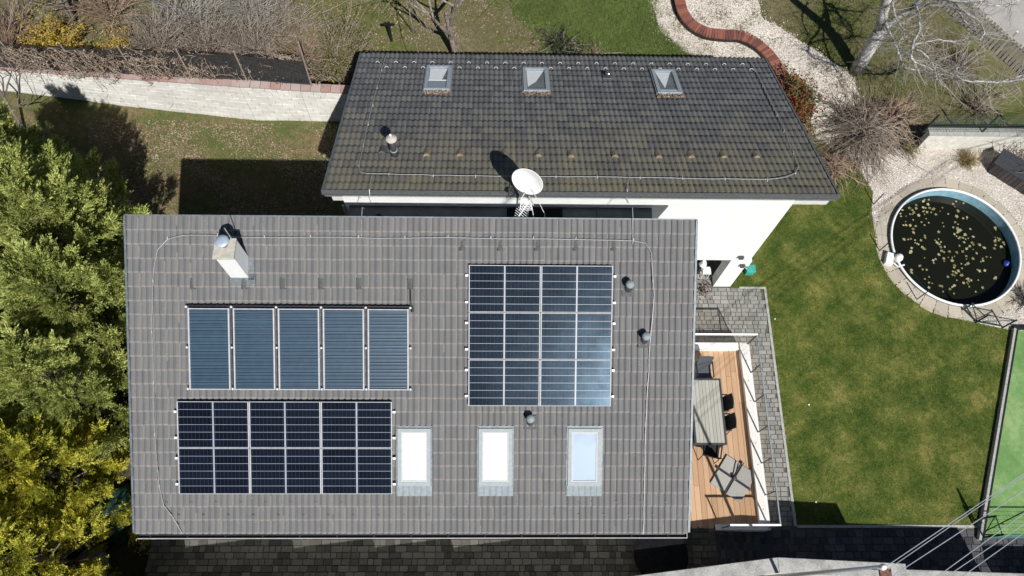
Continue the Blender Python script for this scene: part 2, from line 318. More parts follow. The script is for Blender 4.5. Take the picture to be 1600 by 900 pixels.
def obj(name, mb, mat, parent=None, smooth=False, bevel=0):
    me = bpy.data.meshes.new(name); V = np.array(mb.v)-(origin(parent) if parent else 0)
    me.from_pydata(V.tolist(), [], mb.f); me.materials.append(M[mat]); me.update()
    if smooth: me.polygons.foreach_set('use_smooth', [True]*len(me.polygons))
    o = bpy.data.objects.new(name, me); COL.objects.link(o); o.parent = parent
    if bevel:
        b = o.modifiers.new('bevel', 'BEVEL'); b.width = bevel; b.segments = 2; b.limit_method = 'ANGLE'
    return o
def fast(name, V, nper, mat, parent=None, smooth=False):     # V: (faces*nper, 3) array, unshared corners
    me = bpy.data.meshes.new(name); V = np.asarray(V, np.float32).reshape(-1, 3)-(origin(parent).astype(np.float32) if parent else 0)
    nf = len(V)//nper; me.vertices.add(len(V)); me.loops.add(len(V)); me.polygons.add(nf)
    me.vertices.foreach_set('co', V.ravel()); me.loops.foreach_set('vertex_index', np.arange(len(V), dtype=np.int32))
    me.polygons.foreach_set('loop_start', np.arange(0, len(V), nper, dtype=np.int32)); me.materials.append(M[mat]); me.update(calc_edges=True); me.shade_flat()
    o = bpy.data.objects.new(name, me); COL.objects.link(o); o.parent = parent; return o
def tag(o, label, cat=None, group=None, kind=None):
    if label: o['label'] = label
    if cat: o['category'] = cat
    if group: o['group'] = group
    if kind: o['kind'] = kind
    return o
def thing(name, loc, label, cat, group=None):
    o = bpy.data.objects.new(name, None); o.location = tuple(map(float, loc)); COL.objects.link(o); return tag(o, label, cat, group)
def struct(name, mb, mat): return tag(obj(name, mb, mat), None, kind='structure')
def inpoly(P, poly):
    x, y = P[:, 0], P[:, 1]; c = np.zeros(len(P), bool); n = len(poly)
    for i in range(n):
        x1, y1 = poly[i][:2]; x2, y2 = poly[i-1][:2]
        c ^= ((y1 > y) != (y2 > y)) & (x < (x2-x1)*(y-y1)/(y2-y1+1e-12)+x1)
    return c
def sprinkle(poly, n, holes=()):
    P = np.array([p[:2] for p in poly]); lo, hi = P.min(0), P.max(0); out = []
    Q = RNG.uniform(lo, hi, (int(n*2.5), 2)); m = inpoly(Q, poly)
    for h in holes: m &= ~inpoly(Q, h)
    return Q[m][:n]
def unit(n): d = RNG.normal(size=(n, 3)); return d/np.linalg.norm(d, axis=1)[:, None]
def kites(P, D, L, W):                      # little leaf quads from P along D
    n = len(P); s = np.cross(D, unit(n)); s /= np.linalg.norm(s, axis=1)[:, None]+1e-9
    L = np.broadcast_to(L, n)[:, None]; W = np.broadcast_to(W, n)[:, None]
    return np.stack([P, P+D*L*.55+s*W, P+D*L, P+D*L*.55-s*W], 1).reshape(-1, 3)
def blades(P, z, hgt, wd, lean=.5):
    n = len(P); a = RNG.uniform(0, 2*np.pi, n); h = hgt*RNG.uniform(.5, 1.2, n); b = np.stack([P[:, 0], P[:, 1], np.full(n, z)], 1)
    s = np.stack([np.cos(a), np.sin(a), 0*a], 1)*wd; t = b+np.stack([RNG.normal(0, lean, n)*h, RNG.normal(0, lean, n)*h, h], 1)
    return np.stack([b-s, b+s, t], 1).reshape(-1, 3)
def octa(P, r):                             # flattened eight-faced pebbles (one island each)
    n = len(P); r = np.broadcast_to(r, n); S = np.stack([r*RNG.uniform(.7, 1.4, n), r*RNG.uniform(.7, 1.4, n), r*RNG.uniform(.4, .8, n)], 1)
    a = RNG.uniform(0, np.pi, n); c, s = np.cos(a), np.sin(a)
    base = np.array([(1, 0, 0), (0, 1, 0), (-1, 0, 0), (0, -1, 0), (0, 0, 1)])
    V = base[None]*S[:, None]; X = V[..., 0]*c[:, None]-V[..., 1]*s[:, None]; Y = V[..., 0]*s[:, None]+V[..., 1]*c[:, None]
    V = np.stack([X, Y, V[..., 2]], 2)+P[:, None]
    Fi = np.array([(0, 1, 4), (1, 2, 4), (2, 3, 4), (3, 0, 4)]); F_ = (np.arange(n)[:, None, None]*5+Fi[None]).reshape(-1, 3)
    return V.reshape(-1, 3), F_
def indexed(name, V, Fc, mat, parent=None):
    me = bpy.data.meshes.new(name); V = np.asarray(V, np.float32)-(origin(parent).astype(np.float32) if parent else 0); k = Fc.shape[1]
    me.vertices.add(len(V)); me.loops.add(Fc.size); me.polygons.add(len(Fc)); me.vertices.foreach_set('co', V.ravel())
    me.loops.foreach_set('vertex_index', Fc.astype(np.int32).ravel()); me.polygons.foreach_set('loop_start', np.arange(0, Fc.size, k, dtype=np.int32))
    me.materials.append(M[mat]); me.update(calc_edges=True); me.shade_flat(); o = bpy.data.objects.new(name, me); COL.objects.link(o); o.parent = parent; return o

# ================================================================== GROUND
PCN = G(1493.5, 383.5, .16); PR = (G(1593, 380, .16)[0]-G(1394.5, 380, .16)[0])/2-.05; PH = PR+.04
def pit_sheet(name, z, mat, outer):         # level sheet with the round pool pit left open
    n = 144; A_ = [2*math.pi*i/n for i in range(n)]
    vs = [(PCN[0]+PH*math.cos(a), PCN[1]+PH*math.sin(a), z) for a in A_]+[(*outer(a), z) for a in A_]
    return struct(name, MB().add(vs, [(j, n+j, n+(j+1) % n, (j+1) % n) for j in range(n)]), mat)
def hitpoly(poly):
    def f(a):
        d = (math.cos(a), math.sin(a)); best = 1e9
        for (x1, y1), (x2, y2) in zip(poly, poly[1:]+poly[:1]):
            ex, ey = x2-x1, y2-y1; den = d[0]*ey-d[1]*ex
            if abs(den) < 1e-9: continue
            t = ((x1-PCN[0])*ey-(y1-PCN[1])*ex)/den; u = ((x1-PCN[0])*d[1]-(y1-PCN[1])*d[0])/den
            if t > 0 and -1e-6 <= u <= 1+1e-6: best = min(best, t)
        return PCN[0]+d[0]*best, PCN[1]+d[1]*best
    return f
pit_sheet('ground', -.06, 'far_ground', lambda a: (PCN[0]+400*math.cos(a), PCN[1]+400*math.sin(a)))
TZ = .7                                     # level of the upper terrace and of the deck
XP = 8.82                                   # east edge of the lower paving
YL = G(1400, 822)[1]                        # south edge of the lawn
garden_poly = [(-40, 15.5), (-40, 60), (40, 60), (40, 14.9), (7, 14.9), (7, 16.5), (-6, 16.3)]
struct('rear_garden', MB().sheet(garden_poly, -.02), 'rear_ground')
left_poly = [(-19, 9.5), (-19, 17), (-4.2, 16), (-4.2, 9.5)]
struct('leafy_garden', MB().sheet(left_poly, -.01), 'leafy_ground')
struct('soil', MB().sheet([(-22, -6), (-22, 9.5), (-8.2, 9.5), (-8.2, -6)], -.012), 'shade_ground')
LE = [G(1364, 300), G(1362, 330), G(1371, 390), G(1392, 436), G(1435, 474), G(1495, 497), G(1560, 512), G(1584, 516)]   # lawn / gravel edge
CW = G(1583, 515); CS = G(1523, 820)        # west edge of the turf court
lawn_poly = [(XP, YL), (CS[0], YL), (CW[0], CW[1])]+[(p[0], p[1]) for p in LE[::-1]]+[(12.5, 14.2), (9.2, 14.2), (XP-1.2, 14.2), (XP-1.2, 9.36), (XP, 9.36)]
struct('lawn', MB().sheet(lawn_poly, .004), 'lawn')
gp = [(p[0], p[1]) for p in LE]+[(26, CW[1]), (26, 14.8), (12.2, 14.8)]
pit_sheet('gravel_bed', -.004, 'gravel', hitpoly(gp))
wp = [(G(*q)[0], G(*q)[1]) for q in ((1028, -40), (1026, 30), (1050, 62), (1085, 90), (1100, 120), (1250, 120), (1275, 215), (1330, 215), (1345, 180), (1330, 120), (1260, 70), (1215, 40), (1190, 25), (1160, -40))]
wpa = np.array(wp); wq = []
for i in range(len(wpa)):
    p0, p1, p2, p3 = wpa[i-1], wpa[i], wpa[(i+1) % len(wpa)], wpa[(i+2) % len(wpa)]
    for t in np.linspace(0, 1, 6, endpoint=False): wq.append(tuple(.5*((2*p1)+(-p0+p2)*t+(2*p0-5*p1+4*p2-p3)*t*t+(-p0+3*p1-3*p2+p3)*t**3)+RNG.normal(0, .03, 2)))
wp = wq
struct('white_gravel_bed', MB().sheet(wp, .003), 'gravel')
rp = [(G(*q)[0], G(*q)[1]) for q in ((1480, -60), (1500, -5), (1625, 110), (2100, 300), (2100, -200), (1480, -200))]
struct('road', MB().sheet(rp, .006), 'road')
court_poly = [(CW[0]+.02, CW[1]), (CS[0]+.02, YL-.35), (30, YL-.35), (30, CW[1])]
struct('turf_court', MB().sheet(court_poly, -.002), 'court')

# paving: bed sheets and thousands of small pavers
YWt = G(1215, 872, 1.5); YWl = G(1000, 900, 1.5)
def pavers(name, poly, z, sx, sy, holes=(), mat='paver'):
    P = np.array(poly); lo, hi = P.min(0), P.max(0); mb_v = []; rows = int((hi[1]-lo[1])/sy)+1; C = []
    for j in range(rows):
        x = lo[0]-random.random()*sx
        while x < hi[0]:
            wv = sx*random.choice((.66, 1, 1, 1.33)); C.append((x+wv/2, lo[1]+(j+.5)*sy, wv/2-.005, sy/2-.005)); x += wv
    C = np.array(C); m = inpoly(C[:, :2], poly)
    for h in holes: m &= ~inpoly(C[:, :2], h)
    C = C[m]; n = len(C); t = z+RNG.uniform(-.004, .005, n)
    sg = np.array([(-1, -1), (1, -1), (1, 1), (-1, 1)]); top = np.zeros((n, 4, 3)); top[..., 0] = C[:, None, 0]+sg[:, 0]*(C[:, None, 2]-.006)
    top[..., 1] = C[:, None, 1]+sg[:, 1]*(C[:, None, 3]-.006); top[..., 2] = t[:, None]; top[..., 2] += RNG.uniform(-.003, .003, (n, 4))
    bot = top.copy(); bot[..., 0] += sg[:, 0]*.006; bot[..., 1] += sg[:, 1]*.006; bot[..., 2] = z-.03
    V = np.concatenate([top, bot], 1).reshape(-1, 3); Fq = np.array([(0, 1, 2, 3), (4, 5, 1, 0), (5, 6, 2, 1), (6, 7, 3, 2), (7, 4, 0, 3)])
    Fc = (np.arange(n)[:, None, None]*8+Fq[None]).reshape(-1, 4); o = indexed(name, V, Fc, mat); o['kind'] = 'stuff'; return o
XS0 = G(1121, 860, TZ)[0]                   # top nosing of the steps
pad_poly = [(4.3, YL), (XP-.08, YL), (XP-.08, 9.36), (7.1, 9.40), (7.1, 12.6), (4.3, 12.6)]
struct('lower_paving', MB().sheet([(4.3, YL-.05), (XP, YL-.05), (XP, 9.4), (7.9, 9.40), (7.9, 12.6), (4.3, 12.6)], -.02), 'joint')
pavers('paving_stones', pad_poly, .006, .21, .14)
drive_poly = [(XS0+1.5, -2.5), (30, -2.5), (30, YL-.38), (CS[0]+.1, YL-.38), (CS[0]+.1, YL-.06), (XS0+1.5, YL-.06)]
struct('driveway', MB().sheet([(XS0+1.0, -3), (40, -3), (40, YL-.36), (CS[0]+.3, YL-.36), (CS[0]+.3, YL-.04), (XS0+1.0, YL-.04)], -.016), 'joint')
pavers('driveway_paving_stones', drive_poly, .01, .24, .20, mat='shade_toned_paver')
struct('upper_terrace', MB().b2(-9.35, XS0, -6, 1.98, -.05, TZ-.03).b2(-9.35, -8.3, 1.98, 9.4, -.05, TZ-.03), 'joint')
terr_poly = [(-9.3, -4), (XS0-.04, -4), (XS0-.04, 1.97), (-8.3, 1.97), (-8.3, 9.3), (-9.3, 9.3)]
pavers('terrace_paving_stones', terr_poly, TZ, .24, .17, mat='shade_toned_mid_paver')
# kerb strips
k = MB(); k.b2(XP-.075, XP, YL, 9.4, -.05, .03).b2(7.95, XP, 9.38, 9.45, -.05, .031).b2(XP+.01, CS[0]+.2, YL-.045, YL+.03, -.05, .028)
struct('lawn_kerb', k, 'kerb')

rl_ = [(G(*q)[0], G(*q)[1]) for q in ((780, -60), (1025, -60), (1026, 30), (1050, 62), (1085, 90), (1110, 120), (860, 120), (840, 60), (800, 20))]
fast('green_grass', blades(sprinkle(rl_, 60000), -.018, .10, .008, 1.0), 3, 'freshgrass')['kind'] = 'stuff'
# lawn blades, wild grass, gravel stones, leaf litter
fast('lawn_grass', blades(sprinkle(lawn_poly, 110000), .003, .04, .006, .9), 3, 'grassblade')['kind'] = 'stuff'
vis_rear = [(-20, 16.4), (-20, 26), (17.5, 26), (17.5, 14.95), (8, 15), (7, 16.5)]
Pw = sprinkle(vis_rear, 170000, [wp, rp])
fast('meadow_grass', blades(Pw, -.02, .09, .008, 1.1), 3, 'wildgrass')['kind'] = 'stuff'
hole = [(PCN[0]+2.2*math.cos(a), PCN[1]+2.2*math.sin(a)) for a in np.linspace(0, 6.28, 40)]
q = sprinkle([(p[0], p[1]) for p in LE]+[(20.5, CW[1]), (20.5, 14.75), (12.4, 14.75)], 34000, [hole]); q[::5, 0] -= np.abs(RNG.normal(0, .07, len(q[::5]))); V, Fc = octa(np.c_[q, np.full(len(q), .0)], RNG.uniform(.012, .03, len(q)))
indexed('gravel_stones', V, Fc, 'pebble')['kind'] = 'stuff'
q = sprinkle(wp, 26000); q[::3] += RNG.normal(0, .13, q[::3].shape); V, Fc = octa(np.c_[q, np.full(len(q), .008)], .026)
indexed('white_gravel_stones', V, Fc, 'pebble')['kind'] = 'stuff'
cc = sprinkle(wp, 110); q = np.repeat(cc, 45, 0)+RNG.normal(0, .13, (len(cc)*45, 2))
fast('weeds', blades(q, .004, .10, .009, 1.0), 3, 'wildgrass')['kind'] = 'stuff'
def litter(name, poly, n, z, size=.05, holes=()):
    q = sprinkle(poly, n, holes); k_ = np.sin(q[:, 0]*1.3+1.1*np.sin(q[:, 1]*.9))*np.sin(q[:, 1]*1.7+1.3*np.sin(q[:, 0]*.8+1))+.35+.3*np.sin(q[:, 0]*4+q[:, 1]*3)
    q = q[RNG.uniform(-.5, 1, len(q)) < k_]; d = unit(len(q)); d[:, 2] *= .25; d /= np.linalg.norm(d, axis=1)[:, None]
    P = np.c_[q, z+RNG.uniform(0, .03, len(q))]; s = np.cross(d, np.array([0, 0, 1.])); s /= np.linalg.norm(s, axis=1)[:, None]+1e-9
    L = RNG.uniform(.6, 1.3, len(q))[:, None]*size
    o = fast(name, np.stack([P, P+d*L*.5+s*L*.35, P+d*L, P+d*L*.5-s*L*.35], 1).reshape(-1, 3), 4, 'dryleaf'); o['kind'] = 'stuff'; return o
litter('fallen_leaves', [(-13.2, 10), (-14, 15.6), (-6.5, 15.4), (-4.2, 15.3), (-4.2, 9.6)], 26000, 0, .06)
q = sprinkle(left_poly, 80000); fast('rough_grass', blades(q, -.01, .08, .007, 1), 3, 'wildgrass')['kind'] = 'stuff'
litter('fallen_leaves_rear', [(-18, 16.8), (-18, 22), (2, 22), (2, 16.8)], 16000, 0, .07)
litter('fallen_leaves_gravel', wp, 2600, .01, .05)
litter('fallen_leaves_path', [(-9.75, 1.2), (-9.75, 6.8), (-9.25, 6.8), (-9.25, 1.2)], 900, TZ)

# ================================================================== ROOFS
def tile_mesh(kind, wt, lt):
    if kind == 'f': prof = [(0, .0), (.009, .0), (.020, .028), (.050, .040), (.085, .034), (.126, .026), (.140, .0), (.157, .0), (.168, .028), (.198, .040), (.235, .034), (.276, .026), (.290, .0), (.299, 0)]
    else: prof = [(0, 0), (.018, .002), (.042, .024), (.08, .034), (.115, .024), (.138, .002), (.168, .002), (.192, .024), (.23, .034), (.265, .024), (.288, .002), (.299, 0)]
    n = len(prof); s = wt/.3; up = .040 if kind == 'f' else .036; V = [(x*s, 0, h*.9) for x, h in prof]+[(x*s, -(lt+.02), h+up) for x, h in prof]+[(x*s, -(lt+.02), h*.6+.002) for x, h in prof]
    Fq = [(i, n+i, n+i+1, i+1) for i in range(n-1)]+[(n+i, 2*n+i, 2*n+i+1, n+i+1) for i in range(n-1)]
    return np.array(V), Fq
def tile_uv(me, TV, TF, wt, lt, reps=1):
    uvl = me.uv_layers.new(name='UVMap'); L_ = np.array([(TV[i][0]/wt, -TV[i][1]/lt) for f in TF for i in f], np.float32)
    uvl.data.foreach_set('uv', np.tile(L_, (reps, 1)).ravel())
def roof_tiles(kind, O, V_, N_, W, Ln, cols, rows, mat, roof, skip, order):
    wt, lt = W/cols, Ln/rows; TV, TF = tile_mesh(kind, wt, lt)
    A = np.array([UX, -V_, N_]); WV = TV @ A
    me = bpy.data.meshes.new('roof_tile'); me.from_pydata(WV.tolist(), [], TF); me.materials.append(M[mat]); tile_uv(me, TV, TF, wt, lt); me.update()
    o0 = origin(roof); rest = []; cnt = 0
    for j in order(range(rows)):
        for i in range(cols):
            cu, cv = (i+.5)*wt, (j+.5)*lt
            if any(a < cu < b and c < cv < d for a, b, c, d in skip): continue
            tilt = random.gauss(0, .0025)
            P = O+UX*(i*wt+random.gauss(0, .0015))+V_*(j*lt+random.gauss(0, .003))+N_*tilt
            if cnt < 300:
                t = bpy.data.objects.new('roof_tile', me); COL.objects.link(t); t.parent = roof; t.location = tuple(P-o0); cnt += 1
            else: rest.append(P)
    R = np.array(rest); nv = len(WV); V = (R[:, None]+WV[None]).reshape(-1, 3); Fc = (np.arange(len(R))[:, None, None]*nv+np.array(TF)[None]).reshape(-1, 4)
    o = indexed('roof_tiles', V, Fc, mat, roof); o['kind'] = 'stuff'; tile_uv(o.data, TV, TF, wt, lt, len(R))
def uv(O, V_, p): d = p-O; return d @ UX, d @ V_
def skipbox(O, V_, f, pts, m=.0):
    q = np.array([uv(O, V_, f(*p)) for p in pts]); return (q[:, 0].min()-m, q[:, 0].max()+m, q[:, 1].min()-m, q[:, 1].max()+m)

# ---- front house
FW, FL = 13.40, 7.62
house = thing('front_house', (-1.9, 5, 0), 'front house with light grey tiled roof carrying the solar panels', 'house')
mb = MB(); x0, x1 = -8.25, 4.45; yb = FO[1]-.12; yf = 1.95
zt = lambda y: FO[2]-(FO[1]-y)*math.tan(PIT)-.12
mb.add([(x0, yf, 0), (x1, yf, 0), (x1, yb, 0), (x0, yb, 0), (x0, yf, zt(yf)), (x1, yf, zt(yf)), (x1, yb, zt(yb)), (x0, yb, zt(yb))],
       [(3, 2, 1, 0), (0, 1, 5, 4), (1, 2, 6, 5), (2, 3, 7, 6), (3, 0, 4, 7), (4, 5, 6, 7)])
obj('wall', mb, 'white_wall', house)
A = np.array([UX, FV, FN])
roof = obj('roof', MB().box(FO+UX*FW/2+FV*FL/2-FN*.10, (FW-.04, FL-.04, .16), A), 'lead', house)
sk = [skipbox(FO, FV, onF, ((627, 677), (667, 745))), skipbox(FO, FV, onF, ((753, 677), (795, 745))), skipbox(FO, FV, onF, ((892, 677), (933, 745)))]
roof_tiles('f', FO-FN*.01, FV, FN, FW, FL, 45, 23, 'tile_f', roof, sk, list)
for sx in (-.02, FW+.02): obj('verge_board', MB().box(FO+UX*sx+FV*FL/2-FN*.02, (.05, FL, .14), A), 'lead', house)
obj('ridge_trim', MB().box(FO+UX*FW/2-FV*.01-FN*.05, (FW+.06, .03, .16), A), 'lead', house)
# gutter
ge = FO+FV*(FL+.10)-FN*.07; L0, L1 = FO[0]+.03, FO[0]+FW
mb = MB(); pr = [(.075*math.cos(a), .075*math.sin(a)) for a in np.linspace(math.pi, 2*math.pi, 9)]
vs = [(x, ge[1]+p[0], ge[2]+p[1]) for x in (L0, L1) for p in pr]; mb.add(vs, [(i, i+1, 9+i+1, 9+i) for i in range(8)]+[tuple(range(9)), tuple(range(9, 18))[::-1]])
gut = obj('gutter', mb, 'gut_dark', house)
obj('rim', MB().tube([(L0, ge[1]-.078, ge[2]+.004), (L1, ge[1]-.078, ge[2]+.004)], .013, 6).tube([(L1, ge[1]-.078, ge[2]+.004), (L1, ge[1]+.07, ge[2]+.004)], .011, 6), 'gut_rim', gut)
obj('rim', MB().tube([(L0, ge[1]+.078, ge[2]+.01), (L1, ge[1]+.078, ge[2]+.01)], .009, 6), 'gut_rim', gut)
for x in np.arange(L0+.3, L1, .9): obj('bracket', MB().box((x, ge[1], ge[2]+.008), (.02, .13, .006)), 'charcoal', gut)

# windows in the front roof
def on_quad(f, x0, y0, x1, y1, off=0): return [f(x0, y0, off), f(x1, y0, off), f(x1, y1, off), f(x0, y1, off)]
def roof_window(parent, f, N_, V_, quad, glass, frame='pale_frame', apron=True, well=None):
    """quad: four roof points px (tl, tr, br, bl) of the outer frame"""
    q = [f(*p, .0) for p in quad]; c = sum(q)/4+N_*.035; wd = np.linalg.norm((q[1]+q[2]-q[0]-q[3])/2); ln = np.linalg.norm((q[3]+q[2]-q[0]-q[1])/2)
    d = 1 if (q[3]-q[0]) @ V_ > 0 else -1; AX = np.array([UX, V_, N_])
    win = obj('window', MB().box(c-N_*.07, (wd-.06, ln-.06, .06), AX), 'charcoal', parent)
    t = .085 if apron else .06; mb = MB(); fz = .075
    for s in (-1, 1): mb.box(c+UX*s*(wd/2-t/2)+N_*.03, (t, ln, fz*1.2), AX)
    for s in (-1, 1): mb.box(c+V_*s*(ln/2-t/2)+N_*.032, (wd-2*t, t, fz*1.2), AX)
    obj('frame', mb, frame, win)
    mb = MB(); t2 = t+.045
    for s in (-1, 1): mb.box(c+UX*s*(wd/2-t-.02)+N_*.035, (.04, ln-2*t, .07), AX)
    for s in (-1, 1): mb.box(c+V_*s*(ln/2-t-.02)+N_*.034, (wd-2*t-.08, .04, .07), AX)
    obj('sash', mb, 'pale_sash' if frame == 'pale_frame' else frame, win)
    iw, il = wd-2*t-.08, ln-2*t-.08
    glass(win, c+N_*.045, iw, il, AX, V_*(d))
    mb = MB()
    for s in (-1, 1): mb.box(c+UX*s*(wd/2+.02)-N_*.0, (.035, ln+.06, .07), AX)
    mb.box(c-V_*d*(ln/2+.03)+N_*.005, (wd+.08, .06, .06), AX)
    obj('flashing', mb, 'lead' if frame == 'pale_frame' else 'zinc', win)
    if apron:
        mb = MB(); L_ = .26; n = 12; vs = []
        for j, v in enumerate((0, L_)):
            for i in range(n*2+1):
                x = -wd/2-.03+(wd+.06)*i/(n*2); vs.append(c+UX*x+V_*(ln/2+v)*1.0+N_*(.045+.012*(i % 4 in (1, 2))-.0*v))
        m = n*2+1; mb.add(vs, [(i, i+1, m+i+1, m+i) for i in range(m-1)]); obj('apron', mb, 'zinc', win)
    return win
def g_white(win, c, w_, l_, AX, dv): obj('pane', MB().box(c, (w_, l_, .012), AX), 'blind_white', win)
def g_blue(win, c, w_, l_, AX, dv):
    obj('pane', MB().box(c, (w_, l_, .012), AX), 'sky_pane', win)
roof_window(house, onF, FN, FV, ((622, 668), (674, 668), (673, 757), (622, 757)), g_white)['label'] = 'left roof window with white blind'
roof_window(house, onF, FN, FV, ((748, 668), (800, 668), (800, 757), (748, 757)), g_white)['label'] = 'middle roof window with white blind'
roof_window(house, onF, FN, FV, ((887, 668), (939, 668), (938, 757), (887, 757)), g_blue)['label'] = 'right roof window with sky reflection painted on its pane'

# chimney
cb = np.array([onF(360, 435), onF(389, 435), onF(389.5, 401)]); cx0, cx1 = cb[0][0]+.02, cb[1][0]; cy0 = cb[0][1]; cy1 = cb[2][1]; ct = 7.38
ch = obj('chimney', MB().b2(cx0, cx1, cy0, cy1, cb[0][2]-.3, ct), 'white', house, bevel=.008)
obj('cap_slab', MB().b2(cx0-.05, cx1+.012, cy0-.03, cy1+.012, ct, ct+.06), 'chim_cap', ch, bevel=.01)
pc = (cx0+.19, (cy0+cy1)/2+.07); obj('flue_pipe', MB().lathe((*pc, ct+.06), [(.075, 0), (.075, .17)]), 'steel', ch, True)
obj('flue_cap', MB().lathe((*pc, ct+.25), [(.15, 0), (.155, .01), (.15, .03), (.06, .042), (0.001, .044)]), 'cap_metal', ch, True)
obj('flashing', MB().box(FO+UX*((cx0+cx1)/2+.07-FO[0])+FV*uv(FO, FV, np.array([0, cy0, cb[0][2]]))[1]+FV*.0+FN*.03, (cx1-cx0+.18, .34, .03), A)
    .box(FO+UX*(cx1+.07-FO[0])+FV*(uv(FO, FV, np.array([0, cy0, cb[0][2]]))[1]-.25)+FN*.03, (.14, .55, .03), A), 'lead', ch)
obj('lightning_rod', MB().tube([(cx0+.33, cy1-.02, ct), (cx0+.31, cy1+.02, ct+.55)], .011, 5), 'galv', ch)

def wire(parent, pts, f, off=.08, r=.011, every=62):
    P = [f(*p, off) for p in pts]; Q = [P[0]]
    for a, b in zip(P[:-1], P[1:]):
        n = max(1, int(np.linalg.norm(b-a)/.25)); Q += [a+(b-a)*i/n for i in range(1, n+1)]
    Q = [q+np.array([random.gauss(0, .004), random.gauss(0, .004), random.gauss(0, .002)]) for q in Q]
    wr = obj('conductor_wire', MB().tube(Q, r, 5), 'galv', parent)
    L_ = 0
    for a, b in zip(Q[:-1], Q[1:]):
        L_ += np.linalg.norm(b-a)
        if L_ > every/65:
            L_ = 0; nrm = FN if f is onF else RN
            obj('clip', MB().box(b-nrm*.045, (.022, .022, .09), [UX, np.cross(nrm, UX), nrm]).box(b+nrm*.004+np.cross(nrm, UX)*.02, (.018, .07, .012), [UX, np.cross(nrm, UX), nrm]), 'clipgrey', wr)
wire(house, [(285, 833), (270, 808), (256, 790), (249, 760), (243, 700), (240, 640), (239, 560), (237, 500), (240, 420), (246, 390), (262, 373), (285, 367), (340, 368), (395, 371), (450, 371), (520, 370), (600, 372), (700, 371),
             (800, 373), (900, 374), (960, 375), (990, 376), (1008, 380), (1018, 395), (1019, 420), (1022, 460), (1019, 500), (1015, 540), (1014, 580), (1011, 620), (1009, 660), (1008, 700), (1007, 760), (1005, 834)], onF)
for px in (565, 989):
    a = onF(px, 372, .1); b = onF(px, 342, .1); obj('conductor_wire', MB().tube([a+FV*.15*(px > 900), a, b, b+np.array([0, .28, .03]), b+np.array([.03, .33, -.1])], .009, 5), 'galv', house)

def cowl(parent, f, N_, V_, px, py, hgt=.42, r=.085, name='roof_vent', m='zinc', cap=.1):
    p = f(px, py); v = obj(name, MB().box(p+N_*.04, (.30, .34, .05), [UX, V_, N_]), 'vent_tile', parent, bevel=.01)
    obj('pipe', MB().lathe(p-np.array([0, 0, .05]), [(r*1.25, 0), (r*1.05, .16), (r*.8, .22), (r*.8, hgt)], 16), 'charcoal', v, True)
    obj('cap', MB().lathe(p+np.array([0, 0, hgt-.10]), [(cap*.95, 0), (cap*1.05, .05), (cap, .10), (cap*.7, .135), (.002, .15)], 18), m, v, True)
    return v
for px, py in ((981, 452), (1006, 532), (828, 659)): cowl(house, onF, FN, FV, px, py, .36)
def vent_tile(parent, f, N_, V_, px, py, m, s=1.0, up=1):
    p = f(px, py); mb = MB(); pr = [(-.065, 0), (-.05, .045), (0, .07), (.05, .045), (.065, 0)]; vs = []
    for t, k_ in ((-.11, .35), (.12, 1.0)):
        vs += [p+UX*x*s+V_*t*s*up+N_*(h*k_*s+.02) for x, h in pr]
    mb.add(vs, [(i, i+1, 5+i+1, 5+i) for i in range(4)]+[(9, 8, 7, 6, 5), (0, 1, 2, 3, 4)]); return obj('vent_tile', mb, m, parent)
for px in (302, 382, 442, 502, 561, 641): vent_tile(house, onF, FN, FV, px, 443, 'vent_tile', 1.1)
for px in (722, 781, 839, 899, 958): vent_tile(house, onF, FN, FV, px, 383, 'vent_tile', 1.1)
for row, py, o_ in ((0, 784, 0), (1, 804, 19)):
    for px in range(260+o_, 1070, 39):
        p = onF(px, py, .045); obj('snow_hook', MB().box(p, (.06, .010, .010), A).box(p+UX*.025+FN*.01, (.012, .02, .02), A), 'black', house)
obj('cable_duct', MB().tube([onF(641, 450, .05), onF(641.5, 470, .12), onF(643, 486, .14)], .02, 6), 'black', house)

# ---- rear house
RW, RL = 13.0, 7.53
rh = thing('rear_house', (1.7, 12.5, 0), 'rear white house with dark mossy tiled roof sloping away behind the grey roof', 'house')
wy = 9.46; WX0, WX1 = onY(543, 330, wy)[0], 7.66
JX = 7.10; OX = 4.6; OH = 2.13; zr = lambda y: RO[2]-(y-RO[1])*math.tan(PIT)-.16
mb = MB()
def wl(x0, x1, y0, y1, z0, z1=None):
    if z1 is None:
        mb.add([(x0, y0, z0), (x1, y0, z0), (x1, y1, z0), (x0, y1, z0), (x0, y0, zr(y0)), (x1, y0, zr(y0)), (x1, y1, zr(y1)), (x0, y1, zr(y1))],
               [(3, 2, 1, 0), (0, 1, 5, 4), (1, 2, 6, 5), (2, 3, 7, 6), (3, 0, 4, 7), (4, 5, 6, 7)])
    else: mb.b2(x0, x1, y0, y1, z0, z1)
wl(WX0, WX1, wy, wy+.3, OH)                 # front wall above the opening
wl(WX0, OX, wy, wy+.3, 0, OH-.002); wl(JX, WX1, wy, wy+.35, 0, OH-.002)
wl(WX1-.3, WX1-.002, wy+.302, 15.6, OH); wl(WX1-.31, WX1-.002, 13.0, 15.6, 0, OH-.002)
wl(WX0+.001, WX0+.3, wy+.302, 15.6, 0); wl(WX0+.302, WX1-.302, 15.3, 15.6, 0)
rwall = obj('wall', mb, 'white_wall', rh)
obj('recess_wall', MB().b2(OX-.3, WX1-.32, 12.7, 12.98, 0, 2.4).b2(OX-.3, OX-.002, wy+.302, 12.698, 0, 2.4), 'white_wall', rh)
obj('ceiling', MB().b2(OX-.3, WX1-.31, wy+.304, 12.9, 2.42, 2.5), 'white_wall', rh)
A2 = np.array([UX, RV, RN])
rroof = obj('roof', MB().box(RO+UX*RW/2+RV*RL/2-RN*.09, (RW-.04, RL-.04, .14), A2), 'lead', rh)
